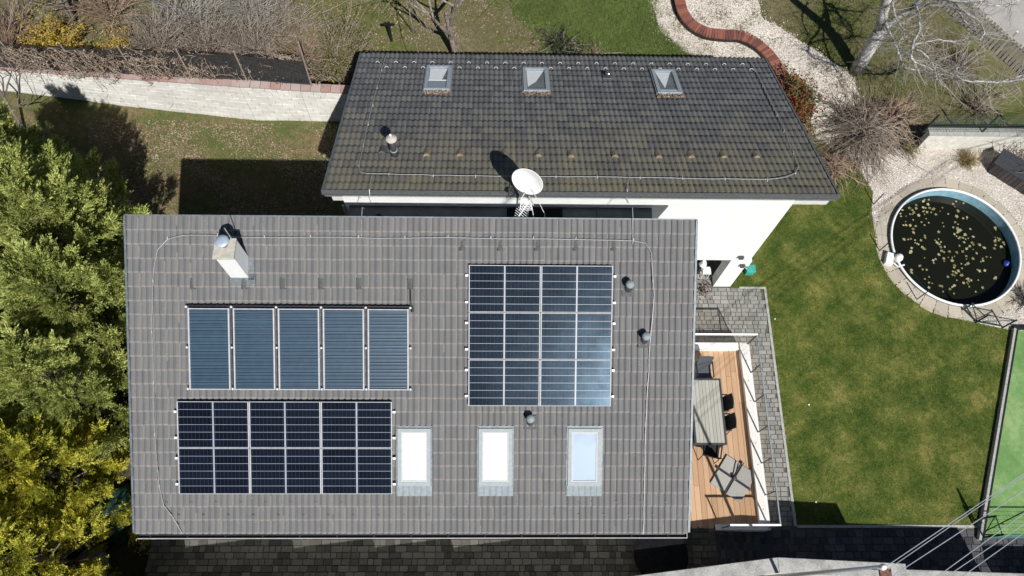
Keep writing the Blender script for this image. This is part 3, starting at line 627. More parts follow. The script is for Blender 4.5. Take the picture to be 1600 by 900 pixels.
rsk = [((667, 107), (706, 107), (702, 144), (663, 143)), ((816, 110), (855, 110), (858, 146), (819, 146)), ((1017, 113), (1053, 113), (1065, 149), (1027, 149))]
roof_tiles('r', RO-RN*.01, RV, RN, RW, RL, 43, 22, 'tile_r', rroof, [skipbox(RO, RV, onR, q, -.12) for q in rsk], list)
for sx in (-.02, RW+.02): obj('verge_board', MB().box(RO+UX*sx+RV*RL/2-RN*.02, (.05, RL, .13), A2), 'lead', rh)
obj('ridge_trim', MB().b2(RO[0]-.03, RO[0]+RW+.03, RO[1]-.06, RO[1]+.05, RO[2]-.07, RO[2]+.035), 'vent_tile', rh, bevel=.01)
obj('fascia', MB().b2(RO[0]+.18, RO[0]+RW-.15, RO[1]-.03, RO[1]+.0, RO[2]-.40, RO[2]-.075).b2(RO[0]+.2, WX0-.01, RO[1]+.0, RO[1]+.05, RO[2]-.39, RO[2]-.12), 'fascia', rh)
mb = MB()
for i in range(70): mb.tube([RO+UX*(RW*(i+.5)/86+ (0))+np.array([0, -.03, .02]), RO+UX*(RW*(i+.5)/86)+np.array([0, .06, .01])], .03, 6)
# verge soffits (white boards under the right overhang)
obj('soffit', MB().add([tuple(RO+UX*(WX1-RO[0])+RV*.1-RN*.165), tuple(RO+UX*(RW-.1)+RV*.1-RN*.165), tuple(RO+UX*(RW-.1)+RV*(RL-.1)-RN*.165), tuple(RO+UX*(WX1-RO[0])+RV*(RL-.1)-RN*.165)], [(0, 1, 2, 3)]), 'fascia', rh)
# openings of the shaded wall behind the ridge
def wpane(x0p, x1p, y0p, y1p, mat, name='window'):
    a = onY(x0p, y0p, wy-.01); b = onY(x1p, y1p, wy-.01); z0 = b[2]; o = obj(name, MB().b2(a[0], b[0], wy-.03, wy+.01, z0, a[2]), 'charcoal', rh)
    obj('pane', MB().b2(a[0]+.06, b[0]-.06, wy-.035, wy-.028, z0+.06, a[2]-.06), 'dark', o); return o
LZR = 5.46; lx0, lx1 = G(545, 325, LZR)[0], G(1018, 325, LZR)[0]
lr = obj('link_roof', MB().b2(lx0, lx1, FO[1]-.10, wy-.002, LZR-.14, LZR), 'link_metal', rh)
for px in (651, 742, 933): x = G(px, 325, LZR)[0]; obj('seam', MB().b2(x-.012, x+.012, FO[1]-.09, wy-.01, LZR, LZR+.03), 'charcoal', lr)
ha, hb = G(792, 325, LZR)[0], G(878, 325, LZR)[0]; obj('hatch', MB().b2(ha, hb, wy-.75, wy-.06, LZR, LZR+.05), 'dark', lr)
obj('outlet', MB().lathe((G(592, 340, LZR)[0], G(592, 340, LZR)[1], LZR), [(.09, 0), (.09, .04), (.05, .06)], 14), 'dark', lr)
M['grey_frame'].node_tree.nodes['Principled BSDF'].inputs['Metallic'].default_value = 0
def g_rear(kind):
    def g(win, c, w_, l_, AX, dv):
        N_ = AX[2]; o = c-N_*.03; s = dv if dv[1] < 0 else -dv     # s points to the ridge (bottom of the picture)
        obj('pane', MB().box(c+N_*.018, (w_, l_, .006), AX), 'clear_glass', win)
        def P(u, v): return o+UX*u*w_/2+s*v*l_/2
        o = o+N_*.012; back = MB().add([P(-1, -1)-N_*.01, P(1, -1)-N_*.01, P(1, 1)-N_*.01, P(-1, 1)-N_*.01], [(0, 1, 2, 3)]); obj('shaft', back, 'shaft_grey', win)
        if kind == 0:
            obj('blind', MB().add([P(-.95, -.95), P(.95, -.95), P(.45, .15), P(-.95, .15)], [(0, 1, 2, 3)]), 'white', win)  # white quad stands for sunlight on the shaft, bare corner for its shade
            obj('blind', MB().add([P(-.95, .25), P(.9, .25), P(.9, .95), P(-.95, .95)], [(0, 1, 2, 3)]), 'zinc', win)
            obj('rail', MB().box(o+s*l_*.1, (w_, .035, .02), AX), 'white', win)
        elif kind == 1: obj('blind', MB().add([P(-.95, -.95), P(.95, -.95), P(0, .2), P(-.9, .7)], [(0, 1, 2, 3)]), 'white', win)  # white piece cut to the outline of the sunlit shaft
        else:
            obj('blind', MB().add([P(-.95, -.95), P(.8, -.95), P(-.35, .65)], [(0, 1, 2)]), 'white', win)  # white triangle painted in for the sunlit side of the shaft
            obj('rail', MB().box(o+s*l_*.44, (w_, .07, .02), AX), 'white', win)
    return g
for i, q in enumerate(rsk):
    wdw = roof_window(rh, onR, RN, RV, q, g_rear(i), 'grey_frame', apron=False)
    wdw['label'] = ('left roof window with sunlit patch shaped under its glass', 'middle roof window of the dark roof', 'right roof window of the dark roof')[i]
    c = sum(onR(*p, .04) for p in q[2:])/2; P_ = c+UX*RNG.uniform(-.4, .4, 260)[:, None]-RV*RNG.uniform(-.02, .16, 260)[:, None]+RN*.03
    fast('leaf_pile', kites(P_, unit(260), .05, .018), 4, 'dryleaf', wdw)['kind'] = 'stuff'
cowl(rh, onR, RN, RV, 949, 121, .22, .06, m='steel', cap=.085)
p = onR(617, 243); ps = obj('flue', MB().lathe(p-np.array([0, 0, .05]), [(.12, 0), (.085, .25), (.08, .30), (.08, .78)], 18), 'charcoal', rh, True)
obj('collar', MB().lathe(p+np.array([0, 0, .26]), [(.095, 0), (.1, .02), (.095, .04)], 18), 'zinc', ps, True)
obj('cap', MB().lathe(p+np.array([0, 0, .80]), [(.13, 0), (.145, .02), (.14, .035), (.03, .07), (.002, .075)], 20), 'chim_cap', ps, True)
obj('cap_knob', MB().lathe(p+np.array([-.02, .06, .87]), [(.03, 0), (.03, .04), (.002, .05)], 10), 'white', ps)
for px, py in ((598, 236), (667, 240), (719, 240), (788, 240), (841, 241), (892, 242), (960, 242), (1028, 243), (1078, 243), (1129, 243), (1180, 243)):
    vent_tile(rh, onR, RN, RV, px, py, 'vent_moss' if px > 620 else 'vent_tile', 1.45, -1)
for j, (py, o_) in enumerate(((98, 0), (106, 14))):
    for i in range(22):
        px = 590+o_+i*28.5
        if px > 1175: break
        p = onR(px, py+(px-590)*.006, .05); obj('snow_hook', MB().tube([p-UX*.06, p-UX*.03+RN*.05, p+UX*.03+RN*.05, p+UX*.06], .008, 4), 'offwhite', rh)
wire(rh, [(602, 88), (597, 108), (589, 135), (580, 170), (573, 200), (566, 235), (561, 258), (563, 268), (572, 271), (660, 273), (760, 275), (900, 276), (1000, 277), (1100, 279), (1200, 280), (1228, 277), (1243, 270), (1248, 260), (1240, 238), (1222, 195), (1203, 155), (1185, 118), (1172, 95)], onR, .08, .010, 56)
for px in (580, 983):
    a = onR(px, 275, .09); obj('conductor_wire', MB().tube([a, onR(px-3, 296, .09), onR(px-3, 303, .03)+np.array([0, -.1, -.1]), onY(px, 318, wy-.06)], .008, 5), 'galv', rh)
# wall lamps on the column and a small white shade beside them
for px, py in ((1158, 401), (1160, 414)):
    a = onY(px, py, wy-.02); l_ = obj('wall_lamp', MB().box(a+np.array([0, -.04, 0]), (.14, .08, .10)), 'charcoal', rh)
    obj('arm', MB().tube([a, a+np.array([.10, -.16, .05])], .012, 5), 'offwhite', l_)
a = onY(1170, 413, wy); obj('junction_box', MB().box((WX1+.05, wy+.08, a[2]), (.10, .14, .38)), 'white', rh)
obj('downpipe', MB().tube([(WX0-.05, wy-.02, 5.5), (WX0-.05, wy-.02, 0)], .04, 8), 'zinc', rh)

# ================================================================== SOLAR
GF = 'photovoltaic panels on the grey roof'
def frame_ax(O, V_, N_): return np.array([UX, -V_, N_])
def pv_panel(c, w_, l_, arr):
    t = bpy.data.objects.new('solar_panel', None); COL.objects.link(t); t.parent = arr; t.location = tuple(c-np.array(arr.location)); A3 = frame_ax(FO, FV, FN)
    mb = MB(); fw = .021
    for s in (-1, 1): mb.box(c+UX*s*(w_/2-fw/2)+FN*.002, (fw, l_, .042), A3)
    for s in (-1, 1): mb.box(c-FV*s*(l_/2-.006)+FN*.0, (w_-2*fw, .012, .040), A3)
    obj('frame', mb, 'pvframe', t)
    obj('backsheet', MB().box(c, (w_-2*fw, l_-.024, .02), A3), 'backsheet', t)
    iw, il = w_-2*fw, l_-.024; hw = (iw-.03)/2; rows = 6; rl = il/rows
    for s in (-1, 1):
        for j in range(rows):
            cc = c+UX*s*(hw/2+.015)-FV*((j-2.5)*rl)+FN*.0125
            key = (round(hw, 3), round(rl, 3))
            if key not in CELLS:
                m_ = bpy.data.meshes.new('cell_strip'); b_ = MB().box((0, 0, 0), (hw-.010, rl-.011, .004)); m_.from_pydata(b_.v, [], b_.f); m_.materials.append(M['cell']); CELLS[key] = m_
            o = bpy.data.objects.new('cell_strip', CELLS[key]); COL.objects.link(o); o.parent = t; o.location = tuple(cc-c); o.rotation_euler = (PIT, 0, 0)
    return t
CELLS = {}
OFF = .14
def array(px0, py0, px1, py1, nc, nr, label):
    a = onF(px0, py0, OFF); b = onF(px1, py1, OFF); W_ = (b-a) @ UX; L_ = (b-a) @ FV; g = .013
    w_ = (W_-g*(nc-1))/nc; l_ = (L_-g*(nr-1))/nr
    rails = thing('solar_array', a, label, 'solar array', GF)
    for j in range(nr):
        for i in range(nc):
            pv_panel(a+UX*(i*(w_+g)+w_/2)+FV*(j*(l_+g)+l_/2), w_, l_, rails)
    for j in range(nr):
        for v in (.22, .78):
            c = a+FV*((j+v)*(l_+g))-FN*.05
            s = (-.07, W_+.07); obj('rail', MB().box(c+UX*(s[0]+s[1])/2, (s[1]-s[0], .04, .05), frame_ax(FO, FV, FN)), 'pvframe', rails)
            for x in (-.05, W_+.05): obj('end_clamp', MB().box(c+UX*x+FN*.03, (.06, .05, .06), frame_ax(FO, FV, FN)), 'white', rails)
array(732.5, 414, 954, 634.5, 2, 3, 'tall array of six solar panels, two across and three high, right of the roof centre')
array(276.5, 627, 613, 771.5, 3, 2, 'low wide array of six near black solar panels beneath the blue collectors')
a = onF(294, 481, OFF); b = onF(639, 609.5, OFF); W_ = (b-a) @ UX; L_ = (b-a) @ FV; pw = (W_-4*.085)/5
pp = thing('collector_array', a, 'row of five blue striped water heating collectors below the chimney', 'solar collectors')
for i in range(5):
    c = a+UX*(i*(pw+.085)+pw/2)+FV*L_/2; A3 = frame_ax(FO, FV, FN)
    t = bpy.data.objects.new('solar_collector', None); COL.objects.link(t); t.parent = pp; t.location = tuple(c-a)
    mb = MB(); fw = .032
    for s in (-1, 1): mb.box(c+UX*s*(pw/2-fw/2), (fw, L_, .09), A3)
    for s in (-1, 1): mb.box(c-FV*s*(L_/2-fw/2)-FN*.001, (pw-2*fw, fw*.7, .088), A3)
    obj('frame', mb, 'pvframe', t); obj('backing', MB().box(c-FN*.012, (pw-2*fw, L_-fw, .03), A3), 'absorber_gap', t)
    n = 23; sp = (L_-fw*1.6)/n
    for j in range(n):
        cc = c+FV*(-L_/2+fw*.8+(j+.5)*sp)+FN*.012
        vs = []
        for x in (-1, 1):
            for y, h in ((-.42, 0), (-.2, .014), (.2, .014), (.42, 0)): vs.append(cc+UX*x*(pw/2-fw-.002)+FV*y*sp+FN*h)
        obj('absorber_strip', MB().add(vs, [(0, 4, 5, 1), (1, 5, 6, 2), (2, 6, 7, 3)]), 'absorber', t)
obj('pipe', MB().tube([a-FV*.05-UX*.03+FN*.0, a-FV*.05+UX*(W_+.08)], .022, 8).tube([a-FV*.05+UX*(W_+.08), a-FV*.05+UX*(W_+.08)+FV*.12], .03, 8), 'black', pp)
for i in range(6):
    x = -.045+i*(pw+.085)
    for v in (-.03, .48*L_, L_-.02): obj('fitting', MB().lathe(a+UX*x+FV*v, [(.028, -.03), (.028, .03), (.012, .045)], 10, [UX, FV, FN]), 'offwhite', pp)
    if 0 < i < 5: obj('tube', MB().tube([a+UX*(x-.0)+FV*.0-FN*.03, a+UX*x+FV*L_-FN*.03], .014, 6), 'black', pp)

# ================================================================== DISH AND AERIALS
def shadow_fit(px, py, sx, sy):
    best = None
    for z in np.arange(6.2, 9.5, .02):
        p = G(px, py, z); t = -(RN @ (p-RO))/(RN @ (-np.array(SUNV))); s = p-np.array(SUNV)*t; v = RM.T @ (s-[0, 0, H]); e = math.hypot(800+F*v[0]/v[2]-sx, 450+F*v[1]/v[2]-sy)
        if best is None or e < best[0]: best = (e, z, p)
    return best
dfit = shadow_fit(825, 282, 787, 263); dc = dfit[2]; print('dish', dfit)
dish = thing('satellite_dish', (dc[0]+.02, dc[1]-.05, 4.5), 'round white satellite dish on a mast behind the grey roof ridge', 'satellite dish')
nd = np.array([-.36, -.89, .29]); nd /= np.linalg.norm(nd); du = np.cross((0, 0, 1), nd); du /= np.linalg.norm(du); dv = np.cross(nd, du)
Rr = .385; obj('reflector', MB().lathe(dc, [(Rr*i/7, .11*(i/7)**2-.04) for i in range(8)][0:0]+[(max(.001, Rr*i/7), .10*(i/7)**2-.05) for i in range(8)]+[(Rr+.008, .05), (Rr+.005, .035)]+[(max(.001, Rr*i/7), .10*(i/7)**2-.065) for i in range(7, -1, -1)], 40, [du, dv, nd]), 'white', dish, True)
mp = dc-nd*.24; obj('mast', MB().tube([(mp[0], mp[1], 4.5), (mp[0], mp[1], mp[2]+.15)], .028, 10), 'galv', dish)
obj('bracket', MB().box(dc-nd*.16, (.12, .14, .12), [du, dv, nd]), 'galv', dish)
fa = dc-dv*.36-nd*.0; fb = dc-dv*.30+nd*.40; obj('feed_arm', MB().tube([fa, fb], .014, 6), 'offwhite', dish); 
obj('receiver', MB().tube([fb+nd*.05, fb-nd*.07], .035, 8), 'offwhite', dish)
def ypt(px, py, z): return G(px, py, z)
ae = thing('aerial', (dc[0]+.05, 8.75, 4.5), 'white television aerials with many short rods under the satellite dish', 'aerial')
m0 = G(826, 318, 6.9); obj('mast', MB().tube([(m0[0], 8.8, 4.5), (m0[0], 8.8, 7.25)], .02, 8), 'galv', ae)
ba = np.array([m0[0]+.02, 8.8, 7.1]); bb = G(806, 345, 6.7)
bm = obj('boom', MB().tube([ba, bb], .013, 6), 'white', ae)
dd = bb-ba; L_ = np.linalg.norm(dd); dd /= L_; sd_ = np.cross(dd, (0, 0, 1)); sd_ /= np.linalg.norm(sd_)
for i in range(11):
    c = ba+dd*L_*(.08+.085*i); w_ = .13+.03*math.cos(i); obj('element', MB().tube([c-sd_*w_, c+sd_*w_], .007, 4), 'white', bm)
gr = obj('reflector_grid', MB().tube([G(815, 312, 7.1), G(812, 328, 6.9)], .010, 5).tube([G(829, 312, 7.1), G(831, 328, 6.9)], .010, 5), 'white', ae)
for i in range(7):
    t = i/6; a_ = G(815-3*t, 312+16*t, 7.1-.2*t); b_ = G(829+2*t, 312+16*t, 7.1-.2*t); obj('rod', MB().tube([a_, b_], .007, 4), 'white', gr)
obj('coax_cable', MB().tube([dc+np.array([.1, -.2, -.1]), G(843, 318, 6.7), G(851, 334, 6.4), G(851, 346, 6.1)], .008, 5), 'offwhite', ae)
obj('stay', MB().tube([(m0[0]+.02, 8.8, 7.2), G(836, 350, 6.4)], .010, 5), 'offwhite', ae)

# ================================================================== DECK
ZD = TZ; LZ = .87
xe = G(1160, 546, LZ)[0]; LX0 = xe; LX1 = G(1171, 546, LZ)[0]+.0; yn0 = G(1120, 546, LZ)[1]; yn1 = G(1120, 535, LZ)[1]; ys = G(1160, 819, LZ)[1]; ys0 = G(1160, 828, LZ)[1]
XE = G(1199, 815, LZ)[0]; LXi = G(1182, 760, LZ)[0]-.02; LXo = G(1197, 760, LZ)[0]; print('ledge', LXi, LXo, xe, 'y', yn0, yn1, ys, ys0)
deck = thing('deck', (6, 4.7, 0), 'raised timber deck with white edging beside the grey roofed house', 'deck')
obj('deck_base', MB().b2(4.46, LXo-.02, 2.0, yn1-.02, 0, ZD-.03), 'shade_wall' if 'shade_wall' in M else 'dark', deck)
npl = 19; px_ = (LXi-4.5)/npl
for i in range(npl):
    xa = 4.5+i*px_; cuts = sorted([ys-.1, yn0+.02]+[random.uniform(ys+.5, yn0-.5)])
    for a_, b_ in zip(cuts[:-1], cuts[1:]):
        obj('plank', MB().b2(xa+.004, xa+px_-.004, a_+.003, b_-.003, ZD-.03, ZD+random.uniform(-.002, .003)), 'deck', deck)
obj('edging', MB().b2(4.5, LXo, yn0, yn1, 0, LZ), 'white', deck, bevel=.006)
obj('edging', MB().b2(LXi, LXo-.002, ys, yn0-.003, 0, LZ-.002), 'white', deck, bevel=.006)
xs_ = G(1120, 823, LZ)[0]; obj('edging', MB().b2(xs_, LXo+.0, ys0, ys-.003, TZ-.5, LZ-.001), 'white', deck, bevel=.006)
mb = MB()
for y in np.arange(ys+.4, yn0, .62): mb.lathe((LXi+.14, y, LZ-.001), [(.018, 0), (.016, .01), (.002, .012)], 8)
for x in np.arange(xs_+.3, LXo, .75): mb.lathe((x, ys0+.07, LZ), [(.018, 0), (.016, .01), (.002, .012)], 8)
obj('spotlights', mb, 'grey_frame', deck)
rl = thing('glass_railing', (LXo, 4.7, LZ), 'glass railing with thin metal posts round the timber deck', 'railing'); RZ = 1.80
xo = LXo-.05
yN = yn1-.05; yS = ys0+.05
for (p, q, w_) in (((4.5, yN), (xo, yN), .024), ((xo, yN), (xo, yS), .016), ((xo, yS), (xs_+.12, yS), .024)):
    obj('top_rail', MB().box(((p[0]+q[0])/2, (p[1]+q[1])/2, RZ), (abs(p[0]-q[0])+.03, abs(p[1]-q[1])+.03 if p[0] == q[0] else w_*2, .04) if p[0] != q[0] else (w_*2, abs(p[1]-q[1])-.06, .039)), 'white' if p[0] != q[0] else 'zinc', rl)
posts = [(xo, y) for y in np.linspace(yN, yS, 7)]+[(5.9, yN), (xs_+.15, yS)]
for x, y in posts: obj('post', MB().b2(x-.02, x+.02, y-.012, y+.012, LZ, RZ-.022), 'charcoal', rl)
ylist = np.linspace(yN, yS, 7)
for a_, b_ in zip(ylist[:-1], ylist[1:]): obj('glass_pane', MB().b2(xo-.004, xo+.004, b_+.03, a_-.03, LZ+.05, RZ-.03), 'bronze_glass', rl)
for a_, b_ in ((4.55, 5.87), (5.93, xo-.04)): obj('glass_pane', MB().b2(a_, b_, yN-.004, yN+.004, LZ+.05, RZ-.03), 'bronze_glass', rl)
obj('glass_pane', MB().b2(xs_+.18, xo-.04, yS-.004, yS+.004, LZ+.05, RZ-.03), 'bronze_glass', rl)
# steps down to the drive
st = thing('garden_steps', (XS0, 1.2, 0), 'paved steps running down beside the deck to the drive', 'steps')
for i in range(6):
    z1 = TZ-.115*i; xa = XS0+.285*i
    stp = obj('step', MB().b2(xa, xa+.283, -2.5, 1.97, -.05, z1-.115+.0), 'joint', st) if i < 6 else None
    obj('nosing', MB().b2(xa-.035, xa, -2.5, 1.97, z1-.10, z1+.004), 'shade_toned_paver', st)
    for j in range(14):
        y0 = 1.96-.21*(j+1)
        for h_ in (0, 1): obj('paving_stone', MB().b2(xa+.004+h_*.125, xa+.121+h_*.125, y0, y0+.203, z1-.17, z1-.113+random.uniform(-.003, .003)), 'shade_toned_paver', st)

# table and chairs
tb = [G(1081, 591, ZD+.75), G(1126, 591, ZD+.75), G(1136, 695, ZD+.75), G(1087, 695, ZD+.75)]
tx0 = (tb[0][0]+tb[3][0])/2-.05; tx1 = (tb[1][0]+tb[2][0])/2; ty1 = tb[0][1]; ty0 = tb[2][1]; tz = ZD+.75; print('table', tx0, tx1, ty0, ty1)
tbl = thing('garden_table', ((tx0+tx1)/2, (ty0+ty1)/2, ZD), 'long slatted table with beige top and dark frame on the deck', 'table')
mb = MB(); f_ = .055
mb.b2(tx0, tx1, ty1-f_, ty1, tz-.04, tz).b2(tx0, tx1, ty0, ty0+f_, tz-.04, tz).b2(tx0, tx0+f_, ty0+f_, ty1-f_, tz-.04, tz).b2(tx1-f_, tx1, ty0+f_, ty1-f_, tz-.04, tz)
obj('frame', mb, 'charcoal', tbl); ns = 8; sw = (tx1-tx0-2*f_)/ns
for i in range(ns): obj('slat', MB().b2(tx0+f_+i*sw+.004, tx0+f_+(i+1)*sw-.004, ty0+f_+.002, ty1-f_-.002, tz-.03, tz-.003), 'slat', tbl)
obj('shelf', MB().b2(tx0+f_+.002, tx1-f_-.002, ty0+f_+.003, ty1-f_-.003, tz-.038, tz-.033), 'charcoal', tbl)
for x in (tx0+.05, tx1-.05):
    for y in (ty0+.05, ty1-.05): obj('leg', MB().b2(x-.025, x+.025, y-.025, y+.025, ZD, tz-.041), 'charcoal', tbl)
def chair(x, y, ang, label, fab='fabric_black'):
    t = thing('garden_chair', (x, y, ZD), label, 'chair', 'chairs round the deck table'); c, s = math.cos(ang), math.sin(ang)
    X3 = np.array([c, s, 0]); Y3 = np.array([-s, c, 0]); Z3 = np.array([0, 0, 1.]); A3 = [X3, Y3, Z3]; o = np.array([x, y, ZD])
    obj('seat', MB().box(o+Z3*.44, (.46, .44, .03), A3), fab, t, bevel=.01)      # faces +Y3
    up = Z3*.97-Y3*.24; up /= np.linalg.norm(up); mb = MB(); vs = []
    for zz in (0, .5):
        for i in range(5): u = -.22+.11*i; vs.append(o+X3*u+Z3*.45-Y3*(.22-.5*u*u)+up*zz)
    fs = [(i, i+1, 5+i+1, 5+i) for i in range(4)]; mb.add(vs, fs); b = obj('backrest', mb, fab, t); sm = b.modifiers.new('s', 'SOLIDIFY'); sm.thickness = .025
    for sx in (-1, 1):
        obj('leg', MB().tube([o+X3*sx*.24+Y3*.2, o+X3*sx*.24+Y3*.2+Z3*.64], .014, 6), 'black', t)
        obj('leg', MB().tube([o+X3*sx*.24-Y3*.28, o+X3*sx*.24-Y3*.22+Z3*.64], .014, 6), 'black', t)
        obj('armrest', MB().box(o+X3*sx*.24-Y3*.02+Z3*.65, (.04, .48, .022), A3), 'black', t, bevel=.006)
p = G(1104, 582, ZD+.6); chair(p[0]-.05, ty1+.28, math.radians(180), 'grey backed chair at the far end of the deck table', 'fabric_grey')
p = G(1133, 630, ZD+.6); chair(tx1-.08, p[1], math.radians(90), 'upper of two black chairs on the right side of the deck table')
p = G(1136, 660, ZD+.6); chair(tx1-.06, p[1], math.radians(90), 'lower of two black chairs on the right side of the deck table')
p = G(1112, 700, ZD+.5); chair(p[0]-.0, ty0-.08, math.radians(-12), 'black chair at the near end of the deck table, slightly turned')
chair(tx0-.05, ty0+.35, math.radians(-90), 'black chair on the left side of the deck table, half under the eaves')
# slab weighted parasol foot
pc = G(1146, 748, ZD+.05); pb = thing('parasol_base', (pc[0], pc[1], ZD), 'cross shaped parasol base weighted with four concrete slabs on the deck', 'parasol base')
an = math.radians(-35); X3 = np.array([math.cos(an), math.sin(an), 0]); Y3 = np.array([-X3[1], X3[0], 0]); Z3 = np.array([0, 0, 1.])
for i, (sx, sy) in enumerate(((-1, -1), (1, -1), (1, 1), (-1, 1))):
    obj('slab', MB().box(pc+X3*sx*.255+Y3*sy*.255+Z3*(.0), (.46, .46, .05), [X3, Y3, Z3]), 'slab', pb, bevel=.006)
for d_ in (X3, Y3):
    e_ = np.cross(Z3, d_); obj('bar', MB().box(pc+e_*.022+Z3*(.02 if d_ is X3 else .024), (1.12, .03, .05), [d_, e_, Z3]).box(pc-e_*.022+Z3*(.02 if d_ is X3 else .024), (1.12, .02, .05), [d_, e_, Z3]), 'charcoal', pb)
obj('socket', MB().lathe(pc+Z3*.03, [(.05, 0), (.05, .16), (.035, .165)], 12), 'charcoal', pb)
obj('lever', MB().tube([pc+Z3*.12, pc-X3*.12+Y3*.42+Z3*.14], .02, 6), 'black', pb)

# ================================================================== PERSON IN THE PASSAGE
def person():
    sh = G(1090, 431, .06); X0, Y0 = sh[0]-.02, sh[1]; y = Y0
    J = {'pelvis': (X0-.12, y+.52, .50), 'waist': (X0-.12, y+.56, .68), 'chest': (X0-.12, y+.50, .92), 'neck': (X0-.12, y+.44, 1.10), 'headb': (X0-.12, y+.41, 1.18), 'head': (X0-.12, y+.38, 1.30),
         'hipl': (X0-.21, y+.48, .50), 'kneel': (X0-.24, y+.07, .53), 'ankl': (X0-.24, y+.03, .10), 'toel': (X0-.24, y-.14, .05),
         'hipr': (X0-.03, y+.48, .50), 'kneer': (X0+.0, y+.08, .53), 'ankr': (X0+.02, y+.06, .10), 'toer': (X0+.03, y-.11, .05),
         'shl': (X0-.30, y+.48, 1.04), 'ell': (X0-.36, y+.34, .80), 'wrl': (X0-.27, y+.14, .66), 'shr': (X0+.06, y+.48, 1.04), 'elr': (X0+.13, y+.34, .80), 'wrr': (X0+.04, y+.14, .66)}
    R_ = {'pelvis': .14, 'waist': .13, 'chest': .155, 'neck': .058, 'headb': .07, 'head': .095, 'hip': .095, 'knee': .065, 'ank': .045, 'toe': .04, 'sh': .07, 'el': .047, 'wr': .032}
    def rad(n): return next(v for k_, v in R_.items() if n == k_) if n in R_ else R_[n[:-1]]
    def sk(name, chains, mat, par, root, extra=1.0):
        names = []; E = []
        for ch_ in chains:
            for n in ch_:
                if n not in names: names.append(n)
            E += [(names.index(p_), names.index(q_)) for p_, q_ in zip(ch_[:-1], ch_[1:])]
        me = bpy.data.meshes.new(name); o0 = origin(par) if par else np.zeros(3); me.from_pydata([tuple(np.array(J[n])-o0) for n in names], E, []); o = bpy.data.objects.new(name, me); COL.objects.link(o); o.parent = par
        o.modifiers.new('skin', 'SKIN'); me.materials.append(M[mat])
        sv = me.skin_vertices[0].data
        for i, n in enumerate(names): r = rad(n)*extra; sv[i].radius = (r, r)
        sv[names.index(root)].use_root = True; ss = o.modifiers.new('sub', 'SUBSURF'); ss.levels = 1; ss.render_levels = 2; return o
    t = thing('person', (X0-.12, y+.45, 0), 'person in blue jeans and black top seated in the shaded passage', 'person')
    for k_, (cx_, side) in enumerate((('wrl', 1), ('wrr', -1))):      # five fingers on each hand, resting on the thighs
        w0 = np.array(J[cx_]); J['palm'+'lr'[k_]] = tuple(w0+np.array([.0, -.07, -.02])); R_['palm'] = .026
        for f2 in range(4):
            b_ = w0+np.array([(f2-1.5)*.019, -.10, -.03]); 
            for s2, (dy, dz) in enumerate(((0, 0), (-.035, -.012), (-.06-.004*(f2 in (1, 2)), -.035))):
                J['f%d%s%d' % (f2, 'lr'[k_], s2)] = tuple(b_+np.array([0, dy, dz]))
        J['t%s0' % 'lr'[k_]] = tuple(w0+np.array([side*.035, -.06, -.03])); J['t%s1' % 'lr'[k_]] = tuple(w0+np.array([side*.05, -.09, -.045]))
    chains = [['pelvis', 'waist', 'chest', 'neck', 'headb', 'head'], ['chest', 'shl', 'ell', 'wrl', 'palml'], ['chest', 'shr', 'elr', 'wrr', 'palmr'],
              ['pelvis', 'hipl', 'kneel', 'ankl', 'toel'], ['pelvis', 'hipr', 'kneer', 'ankr', 'toer']]
    for s_ in 'lr':
        for f2 in range(4): chains.append(['palm'+s_]+['f%d%s%d' % (f2, s_, q_) for q_ in range(3)])
        chains.append(['palm'+s_, 't%s0' % s_, 't%s1' % s_])
    for n in J:
        if n[0] in 'ft' and n[1] in '0123lr' and n not in R_: R_[n] = .009
        if n.startswith('t') and n[:3] == 'toe': R_.pop(n, None)
    body = sk('body', chains, 'skin', t, 'pelvis')
    sk('jeans', [['pelvis', 'hipl', 'kneel', 'ankl'], ['pelvis', 'hipr', 'kneer', 'ankr']], 'jeans', t, 'pelvis', 1.16)
    J['wstop'] = J['chest']; sk('shirt', [['pelvis', 'waist', 'chest'], ['chest', 'shl', 'ell'], ['chest', 'shr', 'elr']], 'shirt', t, 'pelvis', 1.14)
    for s_ in 'lr':
        a_ = np.array(J['ank'+s_]); obj('shoe', MB().lathe(a_+np.array([0, -.06, -.10]), [(.05, 0), (.055, .03), (.045, .07), (.02, .085)], 14, [[1, 0, 0], [0, 2.2, 0], [0, 0, 1]]), 'black', t, True)
    h = np.array(J['head']); obj('hair', MB().lathe(h+np.array([0, .012, .0]), [(.1, 0), (.105, .03), (.095, .07), (.06, .105), (.002, .118)], 18), 'hair', t, True)
    for s_ in (-1, 1):
        obj('eye', MB().lathe(h+np.array([s_*.03, -.088, -.01]), [(.002, -.01), (.011, 0), (.002, .01)], 8), 'white', t); obj('ear', MB().box(h+np.array([s_*.094, 0, -.02]), (.015, .03, .05)), 'skin', t, bevel=.005)
    obj('nose', MB().box(h+np.array([0, -.10, -.035]), (.022, .03, .04)), 'skin', t, bevel=.006); obj('mouth', MB().box(h+np.array([0, -.088, -.065]), (.04, .01, .01)), 'rust', t)
    c = (X0-.12, y+.55); s_ = thing('stool', (c[0], c[1], 0), 'low dark stool under the seated person', 'stool'); obj('seat', MB().b2(c[0]-.22, c[0]+.22, c[1]-.2, c[1]+.2, .34, .38), 'black', s_)
    for a_ in (-.18, .18):
        for b_ in (-.16, .16): obj('leg', MB().tube([(c[0]+a_, c[1]+b_, 0), (c[0]+a_, c[1]+b_, .34)], .015, 6), 'black', s_)
person()
p = G(1104, 423, .45); st2 = thing('side_table', (p[0], p[1], 0), 'small white side table beside the seated person', 'table')
obj('tabletop', MB().b2(p[0]-.12, p[0]+.14, p[1]-.12, p[1]+.14, .43, .46), 'white', st2, bevel=.01)
